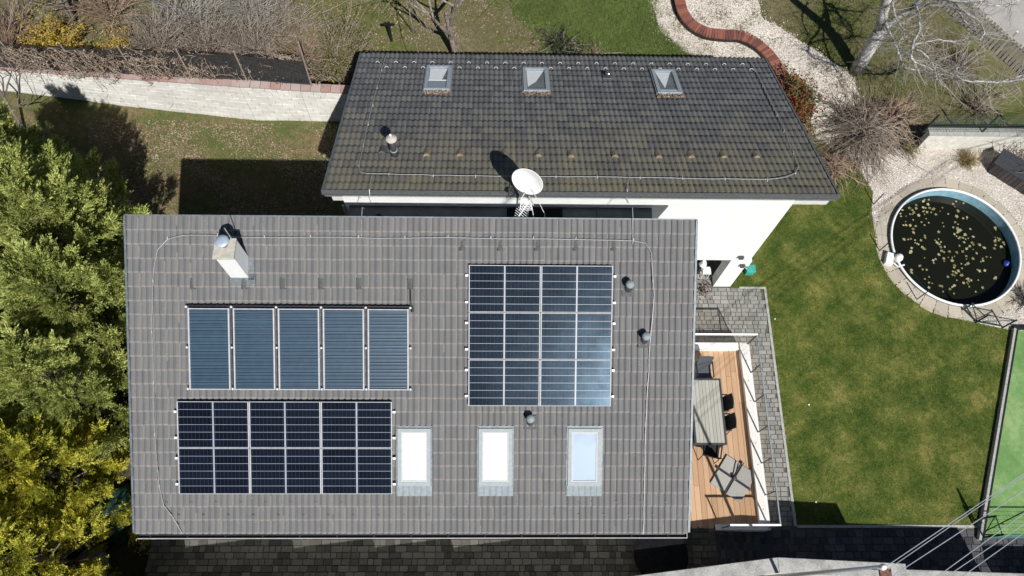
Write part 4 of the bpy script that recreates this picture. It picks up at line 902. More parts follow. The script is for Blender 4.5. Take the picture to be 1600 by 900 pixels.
for a_ in (-.09, .11):
    for b_ in (-.09, .11): obj('leg', MB().tube([(p[0]+a_, p[1]+b_, 0), (p[0]+a_, p[1]+b_, .43)], .012, 6), 'white', st2)
p = G(1099, 412, 1.0); obj_ = thing('white_lamp', (p[0], p[1], 0), 'white standing lamp behind the small side table', 'lamp'); obj('shade', MB().lathe((p[0], p[1], .95), [(.12, 0), (.06, .2)], 16), 'white', obj_); obj('pole', MB().tube([(p[0], p[1], 0), (p[0], p[1], .95)], .012, 6), 'charcoal', obj_)
q = G(1169, 425, 0); tb_ = thing('teal_box', (q[0], q[1], 0), 'small teal box standing in the grass behind the white column', 'box')
obj('body', MB().b2(q[0]-.14, q[0]+.14, q[1]-.12, q[1]+.12, 0, .28), 'teal_box', tb_, bevel=.015); obj('lid', MB().b2(q[0]-.15, q[0]+.15, q[1]-.13, q[1]+.13, .28, .31), 'teal_box', tb_, bevel=.01)
q = G(1099, 452, 0); pl = thing('creeping_plant', (q[0], q[1], 0), 'low dark red leaved plant growing on the paving by the passage', 'plant')
n = 120; P_ = np.c_[RNG.normal(q[0], .14, n), RNG.normal(q[1], .14, n), RNG.uniform(0, .12, n)]; M['darkred'] = leafmat('dark_red_leaf', [(.2, (.05, .02, .015)), (.8, (.16, .06, .045))])
fast('leaves', kites(P_, unit(n), .07, .022), 4, 'darkred', pl); obj('stem', MB().tube([(q[0]-.2, q[1], .03), (q[0], q[1]+.03, .06), (q[0]+.2, q[1]-.05, .03)], .01, 5), 'twig', pl)

# ================================================================== POOL
pcn = np.array([PCN[0], PCN[1], 0.]); RZP = .16; WZ = -.27
pool = thing('swimming_pool', pcn, 'round pool with white rim, pale blue liner and dark water', 'pool')
kk = 72
def ringmesh(prof): return MB().lathe(pcn, prof, kk)
mbp = MB(); prof = [(PR, WZ-.1), (PR, RZP-.03)]
vs = [pcn+np.array([r*math.cos(2*math.pi*j/kk), r*math.sin(2*math.pi*j/kk), h]) for r, h in prof for j in range(kk)]
obj('liner', MB().add(vs, [(kk+j, kk+(j+1) % kk, (j+1) % kk, j) for j in range(kk)]), 'pool_liner', pool, True)
vs = [pcn+np.array([r*math.cos(2*math.pi*j/kk), r*math.sin(2*math.pi*j/kk), h]) for r, h in ((PR+.03, -.02), (PR+.03, RZP-.04)) for j in range(kk)]
obj('outer_wall', MB().add(vs, [(j, (j+1) % kk, kk+(j+1) % kk, kk+j) for j in range(kk)]), 'zinc', pool, True)
rim_pts = [(PR-.005, RZP-.04), (PR-.005, RZP), (PR+.02, RZP+.02), (PR+.055, RZP+.015), (PR+.065, RZP-.03)]
vs = [pcn+np.array([r*math.cos(2*math.pi*j/kk), r*math.sin(2*math.pi*j/kk), h]) for r, h in rim_pts for j in range(kk)]
obj('rim', MB().add(vs, [(i*kk+j, i*kk+(j+1) % kk, (i+1)*kk+(j+1) % kk, (i+1)*kk+j) for i in range(4) for j in range(kk)]), 'rim', pool, True)
obj('water', MB().sheet([(pcn[0]+(PR-.002)*math.cos(2*math.pi*j/kk), pcn[1]+(PR-.002)*math.sin(2*math.pi*j/kk)) for j in range(kk)], WZ), 'water', pool)
# floating leaves: clumps of cut leaves on the water
me_l = []
for v_ in range(4):
    vs = [(0, 0, .004)]; m_ = 10
    for i in range(m_): a_ = 2*math.pi*i/m_; r = .045*(1 if i % 2 else .55)*random.uniform(.8, 1.25); vs.append((r*math.cos(a_), r*math.sin(a_), random.uniform(0, .01)))
    m2 = bpy.data.meshes.new('leaf'); m2.from_pydata(vs, [], [(0, i+1, (i+1) % m_+1) for i in range(m_)]); m2.materials.append(M['floatleaf']); me_l.append(m2)
leafc = [(1444, 318), (1448, 330), (1420, 322), (1427, 330), (1440, 325), (1455, 326), (1462, 331), (1430, 337), (1452, 338), (1416, 349), (1440, 347), (1405, 334), (1490, 315), (1500, 314), (1494, 329), (1497, 345), (1511, 341), (1492, 335), (1493, 357), (1500, 360),
         (1516, 362), (1470, 349), (1468, 371), (1467, 380), (1427, 361), (1419, 375), (1437, 373), (1435, 383), (1420, 390), (1495, 374), (1505, 373), (1516, 374), (1530, 383), (1552, 360), (1556, 382), (1564, 380), (1569, 388), (1542, 397), (1478, 390), (1473, 399), (1493, 403), (1489, 411), (1500, 390), (1513, 389),
         (1458, 407), (1442, 412), (1496, 420), (1486, 428), (1484, 434), (1510, 403), (1505, 411), (1527, 402), (1537, 419), (1558, 436), (1512, 437), (1518, 441), (1500, 437), (1448, 434), (1453, 443), (1430, 421), (1475, 449), (1490, 456), (1520, 449), (1534, 445)]
nleaf = 0
for px, py in leafc:
    c0 = G(px, py, WZ+.005)
    for _ in range(random.choice((2, 3, 3, 4, 5))):
        if nleaf >= 260: break
        c = c0+np.array([random.gauss(0, .11), random.gauss(0, .11), 0])
        if np.hypot(*(c-pcn)[:2]) > PR-.08: continue
        o = bpy.data.objects.new('floating_leaf', random.choice(me_l)); COL.objects.link(o); nleaf += 1
        o.location = (c[0], c[1], WZ+.006+nleaf*.0001); o.rotation_euler = (0, 0, random.uniform(0, 6.28)); s = random.uniform(.6, 1.6); o.scale = (s, s, s)
        tag(o, 'pale yellow leaf floating on the dark pool water', 'leaf', 'leaves floating on the pool')
c = G(1574, 411, WZ+.1); fl = thing('pool_float', (c[0], c[1], WZ), 'small blue float at the right side of the pool', 'float')
obj('body', MB().lathe((c[0], c[1], WZ), [(.09, 0), (.11, .04), (.11, .09), (.06, .13), (.002, .135)], 18), 'blue', fl, True); obj('lid', MB().lathe((c[0], c[1], WZ+.13), [(.05, 0), (.045, .02), (.002, .025)], 14), 'blue', fl, True)
c = G(1391, 404, .1); pu = thing('pool_pump', (c[0], c[1], 0), 'white pump and filter housing beside the left rim of the pool', 'pump')
obj('base', MB().box((c[0]-.05, c[1]-.02, .10), (.24, .42, .2), [[.94, -.34, 0], [.34, .94, 0], [0, 0, 1]]), 'white', pu, bevel=.02)
obj('drum', MB().lathe((c[0]+.22, c[1]-.02, 0), [(.12, 0), (.13, .25), (.10, .33), (.002, .35)], 18), 'white', pu, True)
obj('hose', MB().tube([(c[0]+.02, c[1]-.18, .18), (c[0]+.2, c[1]-.3, .12), (c[0]+.42, c[1]-.22, .1)], .03, 8), 'offwhite', pu)
# ring of sandstone pavers
ring = struct('pool_surround', MB().add([pcn+np.array([r*math.cos(2*math.pi*j/kk), r*math.sin(2*math.pi*j/kk), -.001]) for r in (PR+.03, PR+.5) for j in range(kk)], [(j, (j+1) % kk, kk+(j+1) % kk, kk+j)[::-1] for j in range(kk)]), 'joint')
nst = 34
for i in range(nst):
    a0 = 2*math.pi*(i+.02)/nst; a1 = 2*math.pi*(i+.98)/nst; ro = PR+.48+random.uniform(-.04, .05)
    if 1.2 < (a0 % 6.28) < 1.75: ro += .08
    pts = [(pcn[0]+r*math.cos(a_), pcn[1]+r*math.sin(a_)) for r, a_ in ((PR+.045, a0), (ro, a0+.006), (ro, a1-.006), (PR+.045, a1))]
    z = .012+random.uniform(-.003, .006); obj('paving_stone', MB().prism(pts, -.0, z), 'ring', ring)

# ================================================================== GARDEN WALLS AND FENCES
# north-west whitewashed wall
wb = [G(-60, 140), G(20, 142), G(200, 165), G(400, 187), G(487, 188), G(560, 190)]; wh = [1.15, 1.25, 1.65, 1.95, 1.75, 1.7]
gw = thing('garden_wall', wb[0], 'long whitewashed block wall with faded red brick coping at upper left', 'wall')
mb = MB(); TH = .25
def lerpwall(s):
    k_ = min(int(s), len(wb)-2); t = s-k_; return wb[k_]+(wb[k_+1]-wb[k_])*t, wh[k_]+(wh[k_+1]-wh[k_])*t
for i in range(len(wb)-1):
    p, q = wb[i], wb[i+1]; mb.prism([(p[0], p[1]+.02), (q[0], q[1]+.02), (q[0], q[1]+TH), (p[0], p[1]+TH)], -.3, [wh[i]-.06, wh[i+1]-.06, wh[i+1]-.06, wh[i]-.06])
obj('core', mb, 'block', gw); mb = MB(); cpn = 0
for i in range(len(wb)-1):
    p, q = wb[i], wb[i+1]; L_ = np.linalg.norm((q-p)[:2]); nb = max(1, round(L_/.42)); d = (q-p)/L_; d[2] = 0; nn = np.array([d[1], -d[0], 0]); 
    for j in range(9):
        for b in range(nb+1):
            s0 = max(0, (b-.5*(j % 2))/nb); s1 = min(1, (b+1-.5*(j % 2))/nb)
            if s1-s0 < .02: continue
            hh = wh[i]+(wh[i+1]-wh[i])*(s0+s1)/2-.06; z0 = hh*j/9; z1 = hh*(j+1)/9-.012; o_ = random.uniform(0, .018); a_ = p+(q-p)*s0; b_ = p+(q-p)*(s1-.014/L_)
            c_ = (a_+b_)/2; mb.box((c_[0]-nn[0]*0+nn[0]*(.01+o_)*.5, c_[1]+nn[1]*(.01+o_)*.5+.0, (z0+z1)/2), (np.linalg.norm(b_-a_), .03+o_, z1-z0), [d, -nn, [0, 0, 1]])
    nc = max(1, round(L_/.3)); 
    for b in range(nc):
        a_ = p+(q-p)*(b+.5)/nc; hh = wh[i]+(wh[i+1]-wh[i])*(b+.5)/nc
        obj('coping_brick', MB().box((a_[0]-nn[0]*TH*.5, a_[1]-nn[1]*TH*.5+0, hh-.03+random.uniform(-.008, .008)), (L_/nc-.012, TH+.05, .07), [d, -nn, [0, 0, 1]]), 'cop_brick', gw)
o = obj('blocks', mb, 'block', gw); o['kind'] = 'stuff'
nf = thing('windbreak_fence', wb[1], 'dark windbreak net on slanting metal posts above the whitewashed wall', 'fence')
tops = [((-45, 62), (-5, 107)), ((0, 64.5), (40, 111)), ((92, 67), (128, 116)), ((183, 72), (214, 120)), ((275, 77), (300, 124)), ((365, 80), (386, 126)), ((466, 66), (487, 134))]
tp, bt = [], []
for a_, b_ in tops:
    h0 = 1.2+.8*max(0, min(1, (b_[0])/400)); B_ = G(*b_, h0); best = min(np.arange(h0+.5, 5, .02), key=lambda z: abs(G(*a_, z)[1]-B_[1])); T_ = G(*a_, best); tp.append(T_); bt.append(B_)
    obj('post', MB().tube([B_, T_], .028, 6), 'post_rust', nf)
for i in range(len(tp)-1):
    vs = []; n = 8
    t0, t1 = tp[i]+(bt[i]-tp[i])*(.1 if i < 5 else .1), tp[i+1]+(bt[i+1]-tp[i+1])*(.1 if i < 5 else .42)
    for j in range(n+1):
        u = j/n; sag = .06*math.sin(math.pi*u)
        a_ = bt[i]+(bt[i+1]-bt[i])*u; b_ = t0+(t1-t0)*u-np.array([0, 0, sag]); vs += [a_+np.array([0, .02, 0]), (a_+b_)/2+np.array([0, .02+random.uniform(-.03, .05), 0]), b_]
    obj('net', MB().add(vs, [f for j in range(n) for f in ((3*j, 3*j+3, 3*j+4, 3*j+1), (3*j+1, 3*j+4, 3*j+5, 3*j+2))]), 'net', nf)
# right cream wall and green mesh fence
wa = G(1432, 233); wz = .95; rwl = thing('cream_wall', wa, 'low cream rendered wall behind the pool', 'wall')
obj('wall', MB().b2(wa[0], 26, wa[1], wa[1]+.22, -.2, wz-.06), 'rwall', rwl)
x = wa[0]-.03
while x < 22: obj('coping_stone', MB().b2(x+.004, x+.6, wa[1]-.03, wa[1]+.27, wz-.06, wz+random.uniform(-.004, .004)), 'kerb', rwl); x += .605
mf = thing('mesh_fence', (wa[0], wa[1]+.2, wz), 'dark green wire mesh fence standing behind the cream wall', 'fence')
fy = wa[1]+.12
xs = [G(1450, 181, wz)[0], G(1533, 199, wz)[0], G(1533, 199, wz)[0]+2.0, G(1533, 199, wz)[0]+4]
xs[0] = xs[1]-2.0
for x in [xs[0]]+xs[1:]: obj('post', MB().box((x, fy, wz+.45), (.05, .05, 1.0)), 'green_metal', mf)
for x0_, x1_ in zip(xs[:-1], xs[1:]):
    mb = MB()
    for z in np.linspace(wz+.05, wz+.92, 10): mb.tube([(x0_, fy-.03, z), (x1_, fy-.03, z)], .0065, 4)
    for x in np.arange(x0_, x1_, .1): mb.tube([(x, fy-.034, wz+.04), (x, fy-.034, wz+.93)], .004, 3, False)
    obj('mesh_panel', mb, 'green_metal', mf)
# picket fence by the road
pa, pb_ = G(1450, -8), G(1612, 134); pf = thing('picket_fence', pa, 'weathered pale picket fence along the road at upper right', 'fence')
L_ = np.linalg.norm(pb_-pa); d = (pb_-pa)/L_; nn = np.array([d[1], -d[0], 0]); npk = 34
for i in range(-3, npk+3):
    c = pa+d*(L_*(i+.5)/npk)
    obj('picket', MB().box(c+np.array([0, 0, .5+random.uniform(-.03, .03)]), (.105, .022, 1.0), [d, nn, [0, 0, 1]]), 'pale_wood', pf)
for z in (.28, .78): obj('rail', MB().box((pa+pb_)/2+np.array([0, 0, z])-nn*.035, (L_+.6, .04, .08), [d, nn, [0, 0, 1]]), 'pale_wood', pf)
for i in range(4): obj('post', MB().box(pa+d*L_*i/3-nn*.09+np.array([0, 0, .6]), (.08, .08, 1.2), [d, nn, [0, 0, 1]]), 'pale_wood', pf)
for px, py in ((1533, 8), (1582, 60)):
    c = G(px-12, py+14); s_ = thing('road_stake', c, ('upper' if py < 30 else 'lower')+' thin brown stake standing by the road behind the picket fence', 'stake'); obj('shaft', MB().tube([c, c+np.array([0, 0, .75])], .014, 5), 'twig', s_); obj('tip', MB().tube([c+np.array([0, 0, .75]), c+np.array([0, 0, .8])], .02, 5), 'rust', s_)
# curved brick edging
cp = [(1056, -60), (1058, -20), (1062, 0), (1067, 18), (1080, 36), (1103, 49), (1130, 53), (1158, 55), (1184, 68), (1206, 90), (1222, 118), (1232, 150)]
C = np.array([G(*q, .28)[:2] for q in cp])
def spline(C, n):
    out = []
    for i in range(len(C)-1):
        p0, p1, p2, p3 = C[max(i-1, 0)], C[i], C[i+1], C[min(i+2, len(C)-1)]
        for t in np.linspace(0, 1, n, endpoint=False): out.append(.5*((2*p1)+(-p0+p2)*t+(2*p0-5*p1+4*p2-p3)*t*t+(-p0+3*p1-3*p2+p3)*t**3))
    return np.array(out+[C[-1]])
S = spline(C, 30); seg = np.r_[0, np.cumsum(np.linalg.norm(np.diff(S, axis=0), axis=1))]
be = thing('brick_edging', (*S[0], 0), 'winding low red brick edging through the white gravel', 'edging'); n = int(seg[-1]/.098)
mb = MB()
for i in range(n):
    s = (i+.5)*seg[-1]/n; c = np.array([np.interp(s, seg, S[:, 0]), np.interp(s, seg, S[:, 1]), 0]); e = np.array([np.interp(s+.05, seg, S[:, 0]), np.interp(s+.05, seg, S[:, 1]), 0])-np.array([np.interp(s-.05, seg, S[:, 0]), np.interp(s-.05, seg, S[:, 1]), 0]); e /= np.linalg.norm(e)
    n2 = np.array([-e[1], e[0], 0]); mb.box(c+np.array([0, 0, .10]), (.12, .30, .26), [e, n2, [0, 0, 1]])
    obj('brick', MB().box(c+np.array([0, 0, .265+random.uniform(-.004, .004)]), (.088, .40, .07), [e, n2, [0, 0, 1]]), 'brick', be)
obj('footing', mb, 'black', be)
# turf court edging, post rail
kc = [(CS[0]-.02, YL-.40), (CW[0]-.02, CW[1]+.0)]; d = np.array([kc[1][0]-kc[0][0], kc[1][1]-kc[0][1], 0]); L_ = np.linalg.norm(d); d /= L_; nn = np.array([d[1], -d[0], 0]); c = np.array([(kc[0][0]+kc[1][0])/2, (kc[0][1]+kc[1][1])/2, 0])
ce = thing('court_edging', c, 'pale kerb and black board along the left edge of the turf court', 'kerb')
for i in range(7): obj('kerb_stone', MB().box(c+d*L_*((i+.5)/7-.5)+np.array([0, 0, .06]), (L_/7-.008, .07, .20), [d, nn, [0, 0, 1]]), 'kerb', ce)
obj('board', MB().box(c+nn*.09+np.array([0, 0, .02]), (L_, .10, .13), [d, nn, [0, 0, 1]]), 'black', ce); obj('board', MB().b2(CW[0]-.02, 24, CW[1]-.02, CW[1]+.09, 0, .12), 'black', ce)
# low pool fence posts with wire
plf = thing('pool_fence', LE[1], 'row of short black fence posts between the lawn and the pool', 'fence'); pp_ = []
for (bx, by), (tx, ty) in (((1365, 319), (1380, 303)), ((1374, 392), (1391, 376)), ((1432, 468), (1450, 455))):
    b_ = G(bx, by); o_ = b_+np.array([0, 0, .75]); obj('post', MB().tube([b_, o_], .018, 6), 'black', plf); pp_.append(b_)
for a_, b_ in zip(pp_[:-1], pp_[1:]):
    for z in (.3, .7): obj('wire', MB().tube([a_+np.array([0, 0, z]), b_+np.array([0, 0, z])], .003, 3), 'green_metal', plf)
def gate_panel(px0, py0, px1, py1, hgt, label, mat='green_metal', bars=2):
    a_, b_ = G(px0, py0), G(px1, py1); t = thing('gate_panel', a_, label, 'gate'); z = lambda v: np.array([0, 0, v])
    for p_ in (a_, b_): obj('post', MB().tube([p_, p_+z(hgt)], .028, 8), mat, t)
    for v in (.1, hgt-.04): obj('rail', MB().tube([a_+z(v), b_+z(v)], .018, 6), mat, t)
    if bars: obj('brace', MB().tube([a_+z(.1), b_+z(hgt-.05)], .014, 6), mat, t)
    mb = MB(); n = max(2, int(np.linalg.norm(b_-a_)/.1))
    for i in range(1, n): p_ = a_+(b_-a_)*i/n; mb.tube([p_+z(.1), p_+z(hgt-.04)], .003, 3, False)
    for v in np.arange(.2, hgt-.1, .14): mb.tube([a_+z(v), b_+z(v)], .003, 3, False)
    obj('mesh_panel', mb, mat, t); return t
gate_panel(1524, 504, 1566, 512, .75, 'green mesh gate between the gravel and the turf court')
gate_panel(1524, 504, 1504, 484, .6, 'open gate leaf leaning towards the pool from the green gate')
gate_panel(1532, 840, 1640, 840, 1.1, 'green mesh gate across the lower end of the turf court', 'teal_metal')
gate_panel(1532, 840, 1522, 812, 1.1, 'narrow green gate post pair at the corner of the turf court')
# dark storage bench
ca = G(1540, 268); ax = G(1600, 305)-G(1540, 268); ax /= np.linalg.norm(ax); nn = np.array([-ax[1], ax[0], 0]); 
sb = thing('storage_box', ca, 'dark stained storage box with sloping lid on the gravel beyond the pool', 'storage box'); c = ca+ax*1.05+nn*.36; Z3 = np.array([0, 0, 1.])
obj('core', MB().box(c+Z3*.26, (2.06, .66, .5), [ax, nn, Z3]), 'black', sb)
for i in range(15): obj('board', MB().box(c+ax*(-1.0+(i+.5)*.14)-nn*.345+Z3*.27, (.125, .025, .54), [ax, nn, Z3]), 'boxwood', sb)
for i in range(5): obj('board', MB().box(c-ax*1.045+nn*(-.26+.13*i)+Z3*.27, (.025, .115, .54), [ax, nn, Z3]), 'boxwood', sb)
for i in range(3): obj('lid', MB().box(c+nn*(-.25+.25*i)+Z3*.56, (2.16, .243, .035), [ax, nn, Z3]), 'charcoal', sb)

# boundary wall to the south, with coarse coping
bw = thing('boundary_wall', (8, .5, 0), 'boundary wall with broad rough concrete top along the bottom right edge', 'wall')
hA = 2.2; K_ = G(1215, 872, hA); A2_ = G(1415, 882, hA); P1 = G(1000, 900, hA); B1, B2 = G(1415, 890.5, 1.65), G(1592, 897, 1.65); D1, D2 = G(1592, 897, 1.0), G(2100, 905, 1.0)
mW = (K_[1]-P1[1])/(K_[0]-P1[0]); cW = K_[1]-mW*K_[0]; sdx, sdy = -math.sin(math.radians(19.5))/math.tan(EL), math.cos(math.radians(19.5))/math.tan(EL)
def hshade(px, py, z): s = G(px, py, z); h = (s[1]-mW*s[0]-cW)/(sdy-mW*sdx); return h+z, s[0]-sdx*h
def wseg(p, q, h0, h1, th, name, mat='coping'):
    pr_ = [(p[0], p[1]), (q[0], q[1]), (q[0], q[1]-th), (p[0], p[1]-th)]
    obj('wall', MB().prism(pr_, -.1, [h0-.08, h1-.08, h1-.08, h0-.08]), 'rwall', bw)
    n = 9; o = obj('coping', MB().prism([(p[0], p[1]+.02), (q[0], q[1]+.02), (q[0], q[1]-th-.02), (p[0], p[1]-th-.02)], [h0-.078, h1-.078, h1-.078, h0-.078], [h0, h1, h1, h0]), mat, bw, bevel=.012)
saw = [((60, 858), (190, 847)), ((190, 847), (287, 838)), ((288, 855), (384, 845)), ((386, 838), (455, 838)), ((462, 855), (583, 843)), ((585, 854), (705, 843)), ((707, 853), (860, 840))]
xl = -14.0
for (p_, q_) in saw:
    (h0, xa), (h1, xb) = hshade(*p_, TZ), hshade(*q_, TZ); h = (h0+h1)/2
    wseg((xl, mW*xl+cW), (xb-.004, mW*(xb-.004)+cW), h, h, .34, 's'); xl = xb
wseg((xl, mW*xl+cW), K_, hA, hA, .34, 'a'); wseg(K_+np.array([.003, 0, 0]), A2_, hA, hA, .34, 'b'); wseg((A2_[0]+.003, B1[1]), B2, 1.65, 1.65, .35, 'c'); wseg(D1, D2, 1.0, 1.0, .35, 'd')
# utility mast and cables
um_t = G(1378, 886, 8.0); um = thing('utility_mast', (um_t[0], um_t[1], 0), 'galvanised service mast with rusty bracket rising behind the boundary wall', 'mast')
obj('pole', MB().tube([(um_t[0], um_t[1], 0), um_t], [.05, .04], 12), 'galv', um, True); obj('insulator', MB().lathe(um_t, [(.05, 0), (.065, .03), (.04, .06), (.055, .09), (.002, .1)], 14), 'white', um, True)
obj('bracket', MB().box(um_t+np.array([.10, -.12, -.12]), (.22, .20, .06)), 'rust', um)
cz = 8.0
for i, (a_, b_, lab) in enumerate((((1383, 886), (1640, 713), 'uppermost of the six overhead cables at lower right'), ((1388, 889), (1640, 716), 'second overhead cable from the top at lower right'), ((1396, 899), (1640, 740), 'third overhead cable from the top at lower right'),
                     ((1440, 917), (1640, 776), 'fourth overhead cable from the top at lower right'), ((1452, 919), (1640, 806), 'fifth overhead cable from the top at lower right'), ((1470, 922), (1640, 803), 'lowest of the six overhead cables at lower right'))):
    if i == 3: a_, b_ = (1452, 910), (1640, 773)
    if i == 4: a_, b_ = (1464, 911), (1640, 792)
    if i == 5: a_, b_ = (1489, 911), (1640, 804)
    p_, q_ = G(*a_, cz), G(*b_, cz+.4); e_ = p_+(q_-p_)*6; e_[2] = 9.5
    if i >= 3: p_ = p_-(q_-p_)*.8
    tag(obj('power_cable', MB().tube([p_, q_, e_], (.008 if i % 3 != 1 else .007), 5), 'cable'), lab, 'cable', 'overhead cables')

# ================================================================== PLANTS
def cypress(seed, h, R, npl, nbr, nlf):
    rg = np.random.default_rng(seed); P, D, Ls, Ns = [], [], [], []
    nrm = lambda v: v/(np.linalg.norm(v, axis=-1, keepdims=True)+1e-9)
    for i in range(npl):                    # plumes that leave gaps between them
        t = ((i+.5)/npl)**.8*.97; az_ = i*2.39996+rg.normal(0, .25); rr = R*(1-t)**.60*rg.uniform(.62, 1.18)+.08
        out = np.array([math.cos(az_), math.sin(az_), 0]); ax = nrm(out*rg.uniform(.5, .95)+np.array([0, 0, .55+.9*t])); tip = out*rr+np.array([0, 0, h*t+.25]); pl_ = rg.uniform(1.0, 1.7)*(1-.35*t); rad = rg.uniform(.26, .42)
        for b in range(nbr):
            u = rg.uniform(0, 1)**.75; lat = nrm(np.cross(ax, rg.normal(size=3))); o = tip-ax*pl_*(1-u)+lat*rad*(1.05-u)*rg.uniform(.1, .9)
            d = nrm(ax*1.0+lat*rg.uniform(.25, .85)+np.array([0, 0, .1])); L_ = rg.uniform(.28, .58)*(1.15-.5*u); side = nrm(np.cross(d, nrm(np.cross(d, lat+ax*.2)))); 
            side = nrm(np.cross(d, np.array([0, 0, 1.])+rg.normal(0, .5, 3))); v = rg.uniform(.05, 1, nlf); sg = rg.choice((-1, 1), nlf)
            p = o+d*(L_*v)[:, None]+side*(sg*.01)[:, None]; dd = nrm(d*(.75)+side*(sg*rg.uniform(.35, .95, nlf)*(1.1-v))[:, None]+rg.normal(0, .16, (nlf, 3)))
            P.append(p); D.append(dd); Ls.append(rg.uniform(.05, .12, nlf)*(1.25-.7*v)); Ns.append(np.tile(np.cross(side, d), (nlf, 1)))
    P, D, Ls, Ns = map(np.concatenate, (P, D, Ls, Ns)); s = nrm(np.cross(D, Ns+rg.normal(0, .18, D.shape))); Wd = Ls[:, None]*.12; L_ = Ls[:, None]
    return np.stack([P, P+D*L_*.45+s*Wd, P+D*L_, P+D*L_*.45-s*Wd], 1).reshape(-1, 3)
def mk(nm, V, mat):
    o = fast(nm, V, 4, mat); me = o.data; bpy.data.objects.remove(o); return me
CY = [mk('crown', cypress(11, 6.6, 2.05, 82, 52, 40), 'cyp_a'), mk('crown', cypress(12, 7.2, 2.2, 88, 52, 40), 'cyp_a'), mk('crown', cypress(13, 6.0, 1.95, 76, 52, 40), 'cyp_b')]
tr = MB().tube([(0, 0, 0), (0, 0, 3), (.05, .02, 5.6)], [.14, .09, .03], 8); dk = MB()
for i in range(46):
    t = random.uniform(.05, .85); a_ = random.uniform(0, 6.28); r = 1.7*(1-t)**.6; z = 6*t; dk.tube([(0, 0, z), (r*.4*math.cos(a_), r*.4*math.sin(a_), z+.2), (r*.7*math.cos(a_), r*.7*math.sin(a_), z+.5)], [.03, .02, .008], 4)
spots = [(-15.4, 10.2, 0, .95, 'cypress at the left edge just below the whitewashed wall'), (-11.7, -1.1, 2, .95, 'green cypress at the bottom left corner beside the shaded terrace'), (-11.6, 1.0, 2, 1.05, 'golden tipped cypress left of the lower solar array'), (-11.35, 3.1, 2, 1.0, 'golden cypress beside the left gable, third from the bottom'), (-10.85, 5.1, 0, .98, 'green cypress beside the middle of the left gable'),
         (-10.75, 7.1, 1, 1.0, 'tall green cypress touching the upper left corner of the grey roof'), (-11.5, 9.0, 0, 1.22, 'outermost cypress towards the shaded rear lawn'), (-13.0, 11.0, 0, 1.0, 'upper left cypress nearest the whitewashed wall'), (-13.2, 8.2, 1, 1.1, 'tall cypress at the left edge level with the roof ridge'),
         (-13.3, 5.6, 0, 1.15, 'cypress at the left edge level with the collectors'), (-13.4, 2.8, 1, 1.05, 'cypress at the left edge level with the lower solar array'), (-13.2, .2, 2, 1.0, 'golden cypress at the lower left edge')]
tm = None
for i, (x, y, k_, s, lab) in enumerate(spots):
    t = thing('cypress_tree', (x, y, 0), lab, 'tree', 'cypress row along the left side')
    if tm is None:
        o1 = obj('trunk', tr, 'bark'); o2 = obj('branches', dk, 'bark'); tm = (o1.data, o2.data); bpy.data.objects.remove(o1); bpy.data.objects.remove(o2)
    for nm, me in (('trunk', tm[0]), ('branches', tm[1]), ('crown', CY[k_])):
        o = bpy.data.objects.new(nm, me); COL.objects.link(o); o.parent = t
        o.scale = (s, s, s*random.uniform(.95, 1.05)); o.rotation_euler = (0, 0, i*1.7)

def twigs(center, n, R, Hh, r0=.014, seed=1, droop=.3, spread=1.0, fork=3):
    rg = random.Random(seed); mb = MB(); c = np.array(center, float); c[2] = 0
    for i in range(n):
        a_ = rg.uniform(0, 6.28); el2 = rg.uniform(.25, 1.35); L_ = R*rg.uniform(.6, 1.1); d = np.array([math.cos(a_)*math.cos(el2)*spread, math.sin(a_)*math.cos(el2)*spread, math.sin(el2)*Hh/R]); p = c+np.array([rg.gauss(0, .1), rg.gauss(0, .1), 0]); pts = [p]
        for s in range(5):
            d = d+np.array([rg.gauss(0, .13), rg.gauss(0, .13), rg.gauss(0, .1)-droop*.12*s]); p = p+d*L_/5; p[2] = max(p[2], .02); pts.append(p)
        mb.tube(pts, [r0*(1-.14*s) for s in range(6)], 3, False)
        for f_ in range(fork):
            s = rg.randint(1, 4); q = pts[s]; dd = d+np.array([rg.gauss(0, .5), rg.gauss(0, .5), rg.gauss(0, .3)]); q1 = q+dd*L_*.18; q2 = q1+(dd+np.array([rg.gauss(0, .3), rg.gauss(0, .3), rg.gauss(0, .2)]))*L_*.18
            q1[2] = max(q1[2], .02); q2[2] = max(q2[2], .02); mb.tube([q, q1, q2], [r0*.7, r0*.55, r0*.35], 3, False)
    return mb
def bush(name, px, py, n, R, Hh, mat, label, cat='shrub', leaf=None, nl=0, ls=.05, lr=None, **kw):
    c = G(px, py); t = thing(name, c, label, cat); mb = twigs(c, n, R, Hh, **kw); obj('stems', mb, mat, t)
    if leaf:
        V_ = np.array(mb.v); sel = V_[RNG.integers(0, len(V_), nl)]+RNG.normal(0, .05, (nl, 3)); sel[:, 2] = np.maximum(sel[:, 2], .03)
        fast('leaves', kites(sel, unit(nl), ls*RNG.uniform(.6, 1.3, nl), ls*.35), 4, leaf, t)
    return t
bush('bare_shrub', 1345, 212, 300, 1.7, 1.5, 'twig', 'large round bare shrub right of the dark roof', seed=3, droop=.9, fork=5)
bush('bare_shrub', 1300, 262, 130, .9, .7, 'twig_tan', 'tan bare shrub at the lower right corner of the dark roof', seed=4, droop=.8)
bush('bare_shrub', 1390, 190, 160, 1.3, 1.0, 'twig_tan', 'fine tan shrub merging into the right side of the large bare shrub', seed=24, droop=.7, fork=4)
bush('bare_shrub', 1525, 172, 50, 1.5, 1.2, 'twig', 'thin bare shrub behind the green mesh fence', seed=5)
bush('bare_shrub', 1490, 105, 70, 1.3, 1.1, 'twig', 'scrubby bare bush beside the picket fence', seed=25)
bush('low_shrub', 1415, 228, 60, .6, .4, 'twig', 'small green shrub against the left end of the cream wall', leaf='budding', nl=1500, seed=6)
